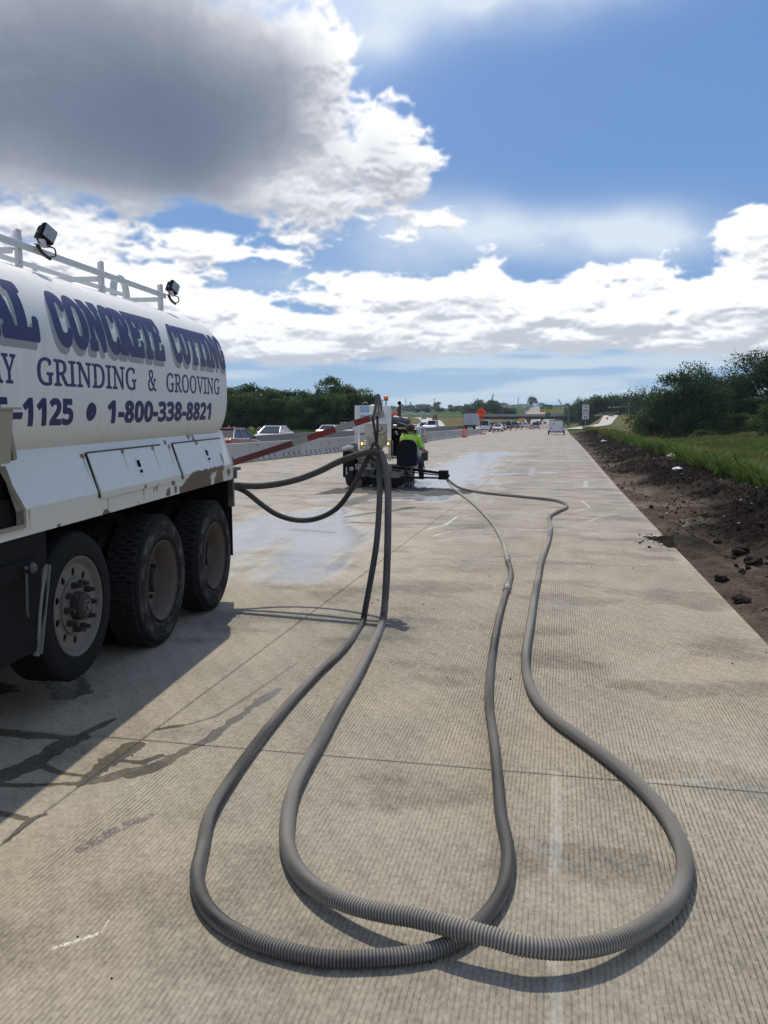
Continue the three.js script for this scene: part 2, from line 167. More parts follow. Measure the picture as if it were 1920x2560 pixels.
// wet = standing water, damp, painted shade under the grinder / slurry film, 0..1
function wetShadeAt(x, z) {
  const n = (F(x * 6, z * 6) - 0.5) * 1.7 + (F(x * 26, z * 26) - 0.5) * 0.9;
  let w = z > -6 ? wetNear(x, z, n, 0.06) : 0, s = 0;
  if (z < -6.5) { const n2 = (F(x * 1.4 + 3, z * 0.5) - 0.5) * 1.5 + (F(x * 6, z * 0.9 + 4) - 0.5) * 1.3; s = slurry(x, z, n2, 0.6); w = Math.max(w, dampShade(x, z, n2, 0.2)); }
  return [w, s];
}
function concrete(x, z, grooved, coarse = false) {
  const big = F(x * 0.7 + 11, z * 0.45), mid = F(x * 4, z * 2.2 + 31), fine = coarse ? 0.5 : F(x * 90, z * 60), speck = coarse ? 0.5 : vn(x * 330, z * 260);
  let v = 0.86 + 0.30 * (big - 0.5) + 0.34 * (mid - 0.5) + 0.62 * (fine - 0.5) + 0.16 * (speck - 0.5); if (!coarse) { const pit = vn(x * 140 + 9, z * 120); if (pit > 0.86) v *= 1 - 2.6 * (pit - 0.86); }
  const blot = sst(0.52, 0.7, F(x * 1.5 + 70, z * 2.3 + 5)) * 0.25; v -= blot;
  let warm = 1 + 0.10 * (F(x * 1.1 + 200, z * 0.8) - 0.5);
  if (grooved) {
    const e = sst(XJ + 0.1, XJ + 0.34, x + 0.05 * (vn(3, z * 2) - 0.5)) * (1 - sst(XR - 0.2, XR - 0.1, x));
    const gx = x / 0.019 + 0.34 * (F(x * 4, z * 7) - 0.5), f = Math.abs(gx - Math.floor(gx) - 0.5), rag = F(Math.floor(gx) * 7.31, z * 26), wear = sst(0.36, 0.62, F(x * 1.6 + 4, z * 0.9 + 60));
    const gl = (1 - sst(0.03, 0.06 + 0.17 * rag, f)) * e * sst(0.36, 0.56, rag + 0.1) * mix(0.45, 1, wear);
    v *= 1 - (coarse ? 0.34 : 0.72) * gl;
  } else { const gx = x / 0.16, f = Math.abs(gx - Math.floor(gx) - 0.5); v *= 1 - 0.14 * (1 - sst(0.02, 0.06, f)) * sst(0.45, 0.6, F(Math.floor(gx) * 3.7, z * 0.9)); }
  let R = 0.350 * v * warm, G = 0.302 * v, B = mix(0.248, 0.222, sst(-24, -4, z)) * v / warm;
  const to = (r, g, b, t) => { R += (r - R) * t; G += (g - G) * t; B += (b - B) * t; };
  if (z > -9) {
    if (x > -0.75 && x < 1) { let q = smear(x, z, (F(x * 22, z * 9) - 0.5) * 1.3, 0.5); if (q > 0) { q *= (0.35 + 0.9 * (F(x * 60, z * 40) - 0.2)) * sst(0.3, 0.55, F(x * 5, z * 3 + 2)); to(0.52, 0.49, 0.43, clamp(q, 0, 0.8) * 0.5); } }
    if (z > -3.2 && x < -1.2) { const o = oilNear(x, z, (F(x * 40, z * 40) - 0.5) * 1.6, 0.25); if (o > 0) to(0.10, 0.085, 0.085, clamp(o * sst(0.35, 0.55, F(x * 120, z * 90)), 0, 1) * 0.8); const k = crayon(x, z, (F(x * 150, z * 150) - 0.5) * 1.4, 0.3); if (k > 0) to(0.66, 0.62, 0.52, k * sst(0.3, 0.5, vn(x * 210, z * 210))); }
  }
  if (z < -10) { const q = chalk(x, z, (F(x * 9, z * 4) - 0.5) * 0.9, 0.4); if (q > 0) to(0.62, 0.60, 0.55, q * 0.8); if (x < -5.7) { const o = orange(x, z, vn(x * 30, z * 20) - 0.5, 0.3); if (o > 0) to(0.75, 0.22, 0.1, o * 0.8); } const o = oilNear(x, z, (F(x * 14, z * 9) - 0.5) * 1.6, 0.25); if (o > 0) to(0.13, 0.105, 0.09, o * 0.8); }
  const [w, s] = wetShadeAt(x, z);
  if (s > 0) { const k = 0.75 + 0.5 * mid; to(0.27 * k, 0.275 * k, 0.275 * k, s * 0.8); }
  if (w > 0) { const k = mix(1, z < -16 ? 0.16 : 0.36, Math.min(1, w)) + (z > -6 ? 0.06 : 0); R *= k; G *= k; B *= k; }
  return [R, G, B];
}
function roughAt(x, z) { const [w, s] = wetShadeAt(x, z); return clamp(mix(mix(0.9, 0.16, Math.min(1, s * 1.15)), z < -12 ? 0.9 : 0.2, Math.min(1, w)) + 0.08 * (vn(x * 60, z * 40) - 0.5), 0.08, 1); }
const grooveBump = dataTex(512, 512, (u, v) => { const x = u * 16, f = Math.abs(x - Math.floor(x) - 0.5), rag = F(Math.floor(x) * 7.3, v * 14); return clamp(0.72 - 0.6 * (1 - sst(0.06, 0.22, f)) * sst(0.25, 0.5, rag + 0.12) + 0.3 * (F(x * 4, v * 60) - 0.5), 0, 1); });
const grainBump = dataTex(512, 512, (u, v) => clamp(0.5 + 0.8 * (F(u * 32, v * 32) - 0.5) + 0.3 * (F(u * 128, v * 128) - 0.5), 0, 1));
grooveBump.repeat.set(1 / 0.304, 1 / 0.6); grainBump.repeat.set(2, 2);
// uv of the road = (x, -z) in metres
function concreteMat(x0, x1, z0, z1, W, H, grooved, RW, RH, coarse) {
  const map = span(dataTex(W, H, (u, v) => concrete(mix(x0, x1, u), -mix(-z0, -z1, v), grooved, coarse), true), x0, x1, -z0, -z1);
  const m = M(1, 1, 1, 1, 0, { map, bumpMap: grooved ? grooveBump : grainBump, bumpScale: grooved ? 0.0022 : 0.0016 });
  if (RW) m.roughnessMap = span(dataTex(RW, RH, (u, v) => roughAt(mix(x0, x1, u), -mix(-z0, -z1, v)), false), x0, x1, -z0, -z1); else m.roughness = 0.9;
  return m;
}
const matN1 = concreteMat(XJ, XR, -1.5, -3.77, 1792, 896, true, 896, 448);
const matN2 = concreteMat(XJ, XR, -3.77, -9.87, 1792, 1280, true, 448, 640);
const matNL = concreteMat(XJ - LANE, XJ, -1.5, -9.87, 1152, 1280, false, 640, 768);
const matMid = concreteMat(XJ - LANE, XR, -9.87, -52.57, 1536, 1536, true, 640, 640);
const matFarR = concreteMat(XJ, XR, -60, -84.4, 640, 640, true, 0, 0, true);
const matFarL = concreteMat(-13.055, -9.395, -60, -78.3, 512, 512, false, 0, 0, true);
matMid.bumpMap = grainBump; matMid.bumpScale = 0.0012; matFarR.bumpMap = grainBump; matFarR.bumpScale = 0.001;

// ---------------------------------------------------------------- the road: base, then slab by slab
const road = new THREE.Group(); road.name = 'road'; road.userData.kind = 'structure'; scene.add(road);
function slabGeo(x0, x1, zn, zf) {
  const g = 0.0026, c = 0.005, yn = roadY(-zn), yf = roadY(-zf), P = [], U = [], I = [];
  const ring = (ix, dy) => [[x0 + ix, yn + dy, zn - ix], [x1 - ix, yn + dy, zn - ix], [x1 - ix, yf + dy, zf + ix], [x0 + ix, yf + dy, zf + ix]];
  const add = (pts) => { const b = P.length / 3; for (const p of pts) { P.push(...p); U.push(p[0], -p[2]); } I.push(b, b + 1, b + 2, b, b + 2, b + 3); };
  const t = ring(g + c, 0), m = ring(g, -c), b = ring(g, -0.24);
  add(t); for (let k = 0; k < 4; k++) { const n = (k + 1) % 4; add([m[k], m[n], t[n], t[k]]); add([b[k], b[n], m[n], m[k]]); }
  const G = new THREE.BufferGeometry(); G.setAttribute('position', new THREE.Float32BufferAttribute(P, 3)); G.setAttribute('uv', new THREE.Float32BufferAttribute(U, 2)); G.setIndex(I); const n = G.toNonIndexed(); n.computeVertexNormals(); return n;
}
for (let k = 0; k < 32; k++) {
  const zn = ZJ - k * SL, zf = zn - SL;
  for (let l = 0; l < 4; l++) {
    const x1 = l ? XJ - (l - 1) * LANE : XR, x0 = l ? x1 - LANE : XJ; if (l > 1 && k < 2) continue;
    const mat = l === 0 ? [matN1, matN2][k] ?? (k < 9 ? matMid : matFarR) : l === 1 ? (k < 2 ? matNL : k < 9 ? matMid : matFarL) : matFarL;
    part('concrete_slab', slabGeo(x0, x1, zn, zf), mat, road);
  }
}
// strips that run on: the traffic lanes beyond the temporary barrier, the far carriageway up the hill
function ribbon(pts, uvs = 1) { // [d, xLeft, xRight, lift, useY]
  const P = [], U = [], I = [];
  const dense = []; for (let i = 0; i + 1 < pts.length; i++) { const a = pts[i], b = pts[i + 1], n = Math.max(1, Math.ceil((b[0] - a[0]) / (a[0] < 120 ? 6 : 12))); for (let k = 0; k < n; k++) dense.push(a.map((v, j) => mix(v, b[j], k / n))); } dense.push(pts[pts.length - 1]);
  dense.forEach(([d, xl, xr, lift, y], i) => { const h = (y ?? roadY(d)) + (lift ?? 0); P.push(xl, h, -d, xr, h, -d); U.push(xl * uvs, d * uvs, xr * uvs, d * uvs); if (i) { const b = i * 2; I.push(b - 2, b - 1, b + 1, b - 2, b + 1, b); } });
  const G = new THREE.BufferGeometry(); G.setAttribute('position', new THREE.Float32BufferAttribute(P, 3)); G.setAttribute('uv', new THREE.Float32BufferAttribute(U, 2)); G.setIndex(I); G.computeVertexNormals(); return G;
}
const matBase = M(0.05, 0.045, 0.04, 0.95);
struct('road_base', ribbon([[-8, -14, XR - 0.02, -0.03], [190, -14, XR - 0.02, -0.03]]), matBase, road);
struct('traffic_lane', ribbon([[-8, -34, -13.06, -0.012], [140, -34, -13.06, -0.012], [193, -34, -13.06, -0.012]]), matFarL, road);
struct('far_carriageway', ribbon([[193.0, -34, 1.6, -0.012], [300, -32, 0.6, 0], [470, -26, 0.4, 0.02], [560, -26, -4, 0.02], [620, -26.5, -8.5, 0.03], [800, -28, -13.5, 0.06], [1000, -32, -21, 0.08], [1150, -35, -25.5, 0.1], [1300, -42, -31, 0.1]]), matFarL, road);
const paintW = M(0.75, 0.75, 0.72, 0.7);
struct('lane_line', [ribbon([[-6, -17.0, -16.88, -0.006], [190, -17.0, -16.88, -0.006]]), ribbon([[300, -14.2, -13.9, 0.03], [560, -13.2, -12.9, 0.05]])], paintW, road);

// ---------------------------------------------------------------- the land
function bump(x, c, w) { const t = (x - c) / w; return Math.exp(-t * t); }
const RAMP = [[205, 1.0, 5.2, 1.12], [222, 4.0, 8.2, 1.55], [262, 9.6, 14.4, 2.2], [300, 13.2, 17.6, 2.75], [350, 16.2, 21.4, 4.3], [395, 19.2, 25.6, 6.4], [425, 21.3, 28.0, 7.5], [470, 22, 30, 7.7]];
const LRAMP = [[290, -50.5, -39.5, 1.9], [360, -60.5, -49.5, 3.0], [440, -72.5, -62.0, 4.9], [520, -88.2, -79, 7.1], [600, -106, -96, 8.6]];
function along(list, d) { if (d < list[0][0] || d > list[list.length - 1][0]) return null; for (let i = 1; i < list.length; i++) if (d <= list[i][0]) { const a = list[i - 1], b = list[i], t = (d - a[0]) / (b[0] - a[0]); return a.map((v, k) => mix(v, b[k], t)); } }
function landY(x, z) {
  const d = -z; let h = roadY(Math.max(d, 0)) - 0.3, L = x < -36 ? -36 - x : x > 1.5 ? x - 1.5 : 0;
  if (d > 430) h = mix(h, roadY(d) - 0.3, 1);
  // right hand ditch, then the bank that carries the ramp
  if (x > 1.5) h += -0.75 * bump(x, 12, 6) * (1 - sst(120, 200, d)) + 0.5 * sst(26, 60, x) * (1 - sst(120, 200, d)) + (0.25 + 5.1 * sst(190, 330, d)) * sst(14, 34, x) * sst(110, 200, d) * (1 - sst(430, 560, d));
  if (x < -36) h += 0.6 * sst(0, 20, L);
  const cross = sst(425, 440, d) * (1 - sst(462, 480, d)); // the banks that carry the bridge
  if (x > 4) h = Math.max(h, mix(h, 7.2, cross * sst(6.5, 13, x))); if (x < -44) h = Math.max(h, mix(h, 6.6, cross * sst(-46, -56, x) * 1));
  for (const [list, s] of [[RAMP, 5], [LRAMP, 9]]) { const r = along(list, d); if (r) { const out = Math.max(0, r[1] - 0.7 - x, x - r[2] - 0.7); h = mix(h, r[3] - 0.16, 1 - sst(0, s, out)); } }
  if (d > 560 && (x < -40 || x > 0)) h += 3.5 * (fbm(x * 0.006 + 8, d * 0.004, 3) - 0.5) * sst(560, 800, d) * Math.min(4, d / 600) - sst(560, 900, d) * 4 * sst(-45, -120, x) * (1 - sst(1200, 1500, d));
  const m = x > -36.5 && x < 1.6 && d < 1160 ? -0.12 : 0;
  return h + m + (L > 3 && d > 10 ? 0.18 * (fbm(x * 0.3, d * 0.3, 3) - 0.5) : 0);
}
{
  const rows = [], cols = []; for (let d = -70; d < 60; d += 3) rows.push(d); for (let d = 60; d < 4300; d *= 1.0215) rows.push(d);
  for (let i = -110; i <= 110; i++) { const t = i / 110; cols.push(Math.sign(t) * (0.55 * Math.abs(t) + 2.2 * Math.pow(Math.abs(t), 4))); }
  const P = [], C = [], U = [], I = [], nc = cols.length;
  rows.forEach((d, j) => cols.forEach((u, i) => {
    const s = 55 + Math.max(0, d) * 0.95, x = u * s - 0.21 * Math.max(0, d), z = -d; P.push(x, landY(x, z), z); U.push(x, d);
    const n = fbm(x * 0.05 + 3, d * 0.03 + 9, 4), f = fbm(x * 0.6, d * 0.5, 3); let dry = sst(0.42, 0.62, n) * 0.7;
    if (d > 150 && d < 430 && x > 9) dry = 0.55 + 0.8 * (n - 0.4) - 0.6 * (1 - sst(150, 230, d)); if (x < -36 && d > 230 && d < 560) dry = 0.9 * sst(0.3, 0.5, n + 0.12); if (d > 560) dry *= 0.4; if (x > 5 && d < 150) dry = 0.2 * sst(0.5, 0.7, n);
    dry = clamp(dry, 0, 1); const k = 0.8 + 0.5 * (f - 0.5);
    C.push(mix(0.060, 0.175, dry) * k, mix(0.105, 0.135, dry) * k, mix(0.028, 0.055, dry) * k);
  }));
  for (let j = 0; j + 1 < rows.length; j++) for (let i = 0; i + 1 < nc; i++) { const a = j * nc + i, b = a + nc; I.push(a, a + 1, b + 1, a, b + 1, b); }
  const g = new THREE.BufferGeometry(); g.setAttribute('position', new THREE.Float32BufferAttribute(P, 3)); g.setAttribute('color', new THREE.Float32BufferAttribute(C, 3)); g.setAttribute('uv', new THREE.Float32BufferAttribute(U, 2)); g.setIndex(I); g.computeVertexNormals();
  const t = grainBump.clone(); t.repeat.set(0.35, 0.35); struct('ground', g, dull(1, 1, 1, 1, 0.15, { vertexColors: true, bumpMap: t, bumpScale: 0.12 }));
}
const matRampConc = M(0.42, 0.40, 0.36, 0.85, 0, { bumpMap: grainBump, bumpScale: 0.002 });
struct('ramp_road', ribbon(RAMP.map(([d, a, b, y]) => [d, a, b, 0.06, y])), matRampConc);
struct('ramp_road', ribbon(LRAMP.map(([d, a, b, y]) => [d, a, b, 0.06, y])), matRampConc);

// ---------------------------------------------------------------- the torn-up shoulder
function dirtY(x, z) {
  const d = -z, e = x - XR, u = fbm(x * 1.3 + 5, z * 0.5, 3);
  const crest = 4.3 + 0.9 * (fbm(3, z * 0.12, 3) - 0.5) + 0.25 * sst(30, 90, d), inner = 1.2 + 0.5 * (fbm(9, z * 0.25, 2) - 0.5) - 0.55 * sst(16, 30, d);
  const wind = sst(inner, inner + 1.1, e) * (1 - sst(crest, crest + 2.0, x));
  const lump = fbm(x * 4.2, z * 3.4, 3) - 0.5, clod = Math.abs(fbm(x * 8, z * 6.5, 3) - 0.5) * -1.5 + 0.25 + 0.75 * (vn(x * 15, z * 13) - 0.5);
  let h = -0.03 + 0.018 * (fbm(x * 9, z * 7, 3) - 0.5) * 2 + 0.05 * (u - 0.5) * sst(0.1, 0.6, e);
  h += sst(0.0, 0.2, e) * 0.035 * (vn(x * 14 + 7, z * 12) - 0.5) + wind * (0.17 + 0.12 * (u - 0.5) + 0.2 * lump + 0.26 * clod) + (1 - wind) * sst(0.15, 0.5, e) * (0.07 * lump + 0.10 * clod * sst(0.4, 0.62, fbm(x * 1.1 + 50, z * 0.7, 3)));
  h -= sst(crest + 0.6, crest + 2.4, x) * 0.75;
  h += 0.09 * bump(x, 1.62, 0.16) * bump(z, -12.2, 0.9) + 0.12 * bump(x, 1.95, 0.25) * bump(z, -11.9, 0.8);
  h -= 0.05 * bump(x, 2.15 + 0.05 * Math.sin(z * 0.6), 0.16) * (1 - sst(22, 30, d));
  h += 0.7 * bump(x, 3.6, 1.3) * bump(d, 96, 10) * (0.8 + 0.6 * lump);
  return roadY(Math.max(0, d)) + h;
}
{
  const xs = [], zs = []; for (let x = XR - 0.03; x < 8.4; x += x < 5 ? 0.038 : 0.1) xs.push(x);
  for (let z = 6; z > -5; z -= 0.14) zs.push(z); for (let z = -5; z > -22; z -= 0.042) zs.push(z); for (let z = -22; z > -30; z -= 0.08) zs.push(z); for (let z = -30; z > -70; z -= 0.13) zs.push(z); for (let z = -70; z > -140; z -= 0.35) zs.push(z);
  const P = [], C = [], U = [], I = [], nc = xs.length;
  zs.forEach((z) => xs.forEach((x, i) => {
    const y = i === 0 ? dirtY(x, z) - 0.2 : dirtY(x, z); P.push(x, y, z); U.push(x, -z);
    const d = -z, n = fbm(x * 1.2 + 50, z * 0.7, 4), f = fbm(x * 8, z * 6 + 4, 3), e = x - XR;
    const dark = clamp(sst(0.7, 1.6, e + 2.0 * (n - 0.5) + 0.6 * sst(18, 34, d)) + 0.8 * bump(x, 1.85, 0.35) * bump(z, -12, 1.1), 0, 1), pale = sst(0.5, 0.68, fbm(x * 0.9, z * 0.6 + 80, 4)) * (1 - 0.75 * dark);
    let c = [0.108, 0.082, 0.058].map((v, k) => mix(v, [0.017, 0.0125, 0.010][k], dark)); c = c.map((v, k) => mix(v, [0.21, 0.17, 0.125][k], pale * 0.85));
    const g = sst(4.6, 5.8, x + (n - 0.5)); c = c.map((v, k) => mix(v, [0.07, 0.085, 0.035][k], g * 0.8));
    const s = (0.7 + 0.9 * (f - 0.3)) * (0.8 + 0.4 * vn(x * 37, z * 31)); C.push(...c.map((v) => v * s));
  }));
  for (let j = 0; j + 1 < zs.length; j++) for (let i = 0; i + 1 < nc; i++) { const a = j * nc + i, b = a + nc; I.push(a, a + 1, b + 1, a, b + 1, b); }
  const g = new THREE.BufferGeometry(); g.setAttribute('position', new THREE.Float32BufferAttribute(P, 3)); g.setAttribute('color', new THREE.Float32BufferAttribute(C, 3)); g.setAttribute('uv', new THREE.Float32BufferAttribute(U, 2)); g.setIndex(I); g.computeVertexNormals();
  const t = grainBump.clone(); t.repeat.set(1.4, 1.4); struct('dirt_shoulder', g, dull(1, 1, 1, 1, 0.15, { vertexColors: true, bumpMap: t, bumpScale: 0.05 }));
}
function rockGeo(seed, rough = 0.35, det = 1) { const g = mergeVertices(new THREE.IcosahedronGeometry(1, det).deleteAttribute('uv').deleteAttribute('normal')), p = g.attributes.position, r = rng(seed); const o = r() * 50; for (let i = 0; i < p.count; i++) { const x = p.getX(i), y = p.getY(i), z = p.getZ(i), s = 1 + rough * 2.2 * (fbm(x * 1.9 + o, y * 1.9 + z * 1.5 + o, 3) - 0.5) + (det > 2 ? rough * 1.1 * (vn(x * 5.3 + o, y * 4.7 + z * 5.1) - 0.5) : 0); p.setXYZ(i, x * s, y * s * 0.75, z * s); } g.computeVertexNormals(); return g; }
function scatter(name, geo, mat, n, fn) { const im = new THREE.InstancedMesh(geo, mat, n), m = new THREE.Matrix4(), q = new THREE.Quaternion(), e = new THREE.Euler(), c = new THREE.Color(); let k = 0; for (let t = 0; t < n * 4 && k < n; t++) { const r = fn(k); if (!r) continue; m.compose(V(...r.p), q.setFromEuler(e.set(...r.r)), V(...r.s)); im.setMatrixAt(k, m); if (r.c) im.setColorAt(k, c.setRGB(...r.c)); k++; } im.count = k; im.name = name; im.userData.kind = 'stuff'; shadow(im); scene.add(im); return im; }
{
  const r = rng(5), matSoil = dull(1, 1, 1, 1, 0.15, { bumpMap: grainBump, bumpScale: 0.01 });
  tag(scatter('soil_clods', rockGeo(3, 0.45, 1), matSoil, 15000, () => { const d = 4 + 75 * Math.pow(r(), 1.3), e = r(), x = XR + 0.05 + 4.0 * Math.pow(e, 0.7), z = -d, dens = fbm(x * 1.2, z * 0.9, 3); if (dens < 0.42 || (x < XR + 0.9 && r() < 0.3)) return null; const s = 0.004 + 0.032 * Math.pow(r(), 5) + d * 0.0002, b = 0.4 + 0.6 * r(), pale = r() < 0.06; return { p: [x, dirtY(x, z) + s * 0.3, z], r: [r() * 6, r() * 6, r() * 6], s: [s * (0.8 + r() * 0.5), s, s * (0.8 + r() * 0.5)], c: pale ? [0.32, 0.29, 0.24] : [0.06 * b, 0.048 * b, 0.041 * b] }; }), 'small crumbs of dark soil and pale grit on the torn shoulder', 'soil clods');
  tag(scatter('soil_crumbs', rockGeo(4, 0.45, 1), matSoil, 420, () => { const near = r() < 0.5, x = near ? 1.54 - 0.5 * Math.pow(r(), 3) : XJ + 3.6 * r(), z = near ? -12.1 + 0.9 * (r() + r() + r() - 1.5) : -2 - 16 * r(), s = near ? 0.003 + 0.016 * Math.pow(r(), 5) : 0.002 + 0.006 * Math.pow(r(), 6); return { p: [x, s * 0.4, z], r: [r() * 6, r() * 6, r() * 6], s: [s, s, s], c: [0.045, 0.036, 0.03] }; }), 'soil crumbs spilled across the concrete edge', 'soil crumbs');
  { // soil pushed over the slab edge
    const P = [], I = [], U = [], nx = 26, nz = 60; for (let j = 0; j <= nz; j++) for (let i = 0; i <= nx; i++) { const x = 1.1 + i * 0.02, z = -11.1 - j * 0.034, k = bump(x, 1.62, 0.2) * bump(z, -12.15, 0.55) + 0.5 * bump(x, 1.34, 0.12) * bump(z, -12.45, 0.25), n = fbm(x * 9, z * 7, 4) - 0.5; P.push(x, 0.1 * k + 0.09 * n * sst(0.05, 0.3, k) - 0.028 + 0.03 * n, z); U.push(x, -z); if (i && j) { const a = j * (nx + 1) + i, b = a - nx - 1; I.push(b - 1, b, a, b - 1, a, a - 1); } }
    const g = new THREE.BufferGeometry(); g.setAttribute('position', new THREE.Float32BufferAttribute(P, 3)); g.setAttribute('uv', new THREE.Float32BufferAttribute(U, 2)); g.setIndex(I.reverse()); g.computeVertexNormals(); solo('soil_spill', 'dark soil pushed from the shoulder over the concrete edge', 'soil', g, dull(0.022, 0.0165, 0.013, 1, 0.15, { bumpMap: grainBump, bumpScale: 0.03 }));
  }
  const clods = [[2.33, -13.24, 0.085, 'largest round dark clod on the pale dirt beside the slab'], [2.22, -12.32, 0.05, 'dark clod just in front of the largest round one'], [2.33, -11.32, 0.1, 'broad ragged clod in the dark ridge right of the spilled soil'], [1.7, -9.26, 0.06, 'lumpy clod on pale dirt, close to the slab edge'], [1.69, -8.1, 0.075, 'clod nearest the camera, low and ragged on the dirt'], [2.33, -10.6, 0.09, 'dark clod at the frame edge on the rutted dirt'], [1.12, -11.87, 0.017, 'small clod lying alone on the concrete edge'], [1.2, -11.45, 0.022, 'small double clod on the concrete beside the spilled soil']];
  clods.forEach(([x, z, s, l], i) => { const o = solo('soil_clod', l, 'clod', rockGeo(40 + i, 0.55, 5), dull(0.034, 0.026, 0.021, 1, 0.15, { bumpMap: grainBump, bumpScale: 0.02 })); o.scale.set(s * 1.1, s * 0.95, s); o.position.set(x, (x < XR ? 0 : dirtY(x, z)) + s * 0.3, z); o.rotation.y = i; });
  const stones = [[3.64, -27.3, 0.11, [0.72, 0.7, 0.66], 'small white stone on the dark soil ridge'], [4.75, -36.5, 0.3, [0.42, 0.36, 0.26], 'pale flat boulder lying where the soil meets the grass'], [5.0, -25.8, 0.2, [0.4, 0.36, 0.28], 'tan stone half hidden in grass near the frame edge'], [3.3, -66, 0.16, [0.6, 0.58, 0.55], 'pale stone far along the soil ridge']];
  stones.forEach(([x, z, s, c, l], i) => { const o = solo('stone', l, 'stone', rockGeo(60 + i, 0.4, 3), M(...c, 0.9, 0, { bumpMap: grainBump, bumpScale: 0.02 })); o.scale.set(s * 1.3, s * 0.7, s); o.position.set(x, dirtY(x, z) + s * 0.2, z); o.rotation.y = i * 2; });
}
// grass: tufts over the ditch and bank on the right, thinner behind the median on the left
{
  const r = rng(9), P = [], N = [], I = [];
  for (let b = 0; b < 9; b++) { const a = r() * 6.28, lean = 0.15 + 0.5 * r(), h = 0.55 + 0.5 * r(), w = 0.022 + 0.015 * r(), ox = (r() - 0.5) * 0.34, oz = (r() - 0.5) * 0.34, ca = Math.cos(a), sa = Math.sin(a), k = P.length / 3; P.push(ox - sa * w, 0, oz + ca * w, ox + sa * w, 0, oz - ca * w, ox + ca * lean * 0.35 * h - sa * w * 0.7, h * 0.6, oz + sa * lean * 0.35 * h + ca * w * 0.7, ox + ca * lean * 0.35 * h + sa * w * 0.7, h * 0.6, oz + sa * lean * 0.35 * h - ca * w * 0.7, ox + ca * lean * h, h, oz + sa * lean * h); I.push(k, k + 1, k + 3, k, k + 3, k + 2, k + 2, k + 3, k + 4); }
  const g = new THREE.BufferGeometry(); g.setAttribute('position', new THREE.Float32BufferAttribute(P, 3)); g.setIndex(I); g.computeVertexNormals();
  const mat = new THREE.MeshPhysicalMaterial({ color: 0xffffff, roughness: 1, specularIntensity: 0.15, side: THREE.DoubleSide, transmission: 0.3, thickness: 0 });
  const land = (x, z) => x < 8.3 ? Math.max(landY(x, z), dirtY(x, z)) : landY(x, z);
  tag(scatter('grass', g, mat, 60000, () => {
    const d = 14 + 150 * Math.pow(r(), 1.35), x = 5.0 + (5 + d * 0.42) * Math.pow(r(), 1.2) - 0.4 * r(), z = -d, n = fbm(x * 0.3, z * 0.2, 4), rp = along(RAMP, d); if (rp && x > rp[1] - 1 && x < rp[2] + 1) return null;
    const s = (0.42 + 0.4 * r()) * (0.45 + 1.1 * n) * (1 + d * 0.004), dry = clamp(sst(0.56, 0.72, n) * 0.6 + 0.7 * sst(105, 150, d) + 0.2 * (r() - 0.5), 0, 1), yel = r() < 0.015 ? 0.6 : 0, k = 0.75 + 0.5 * r();
    return { p: [x, land(x, z) - 0.05, z], r: [0, r() * 6.28, 0], s: [s * 1.9, s * 0.8, s * 1.9], c: [mix(mix(0.080, 0.19, dry), 0.22, yel) * k, mix(mix(0.125, 0.155, dry), 0.2, yel) * k, mix(0.027, 0.052, dry) * k] };
  }), 'tall green grass filling the ditch beside the shoulder', 'grass');
  tag(scatter('grass', g, mat, 5000, () => { const d = 40 + 130 * r(), x = -34 - 16 * r(), s = 0.8 + 0.5 * r(), k = 0.8 + 0.5 * r(); return { p: [x, landY(x, -d) - 0.05, -d], r: [0, r() * 6.28, 0], s: [s * 2, s * 0.8, s * 2], c: [0.07 * k, 0.14 * k, 0.03 * k] }; }), 'mown green grass between the far lanes and the wood', 'grass');
}
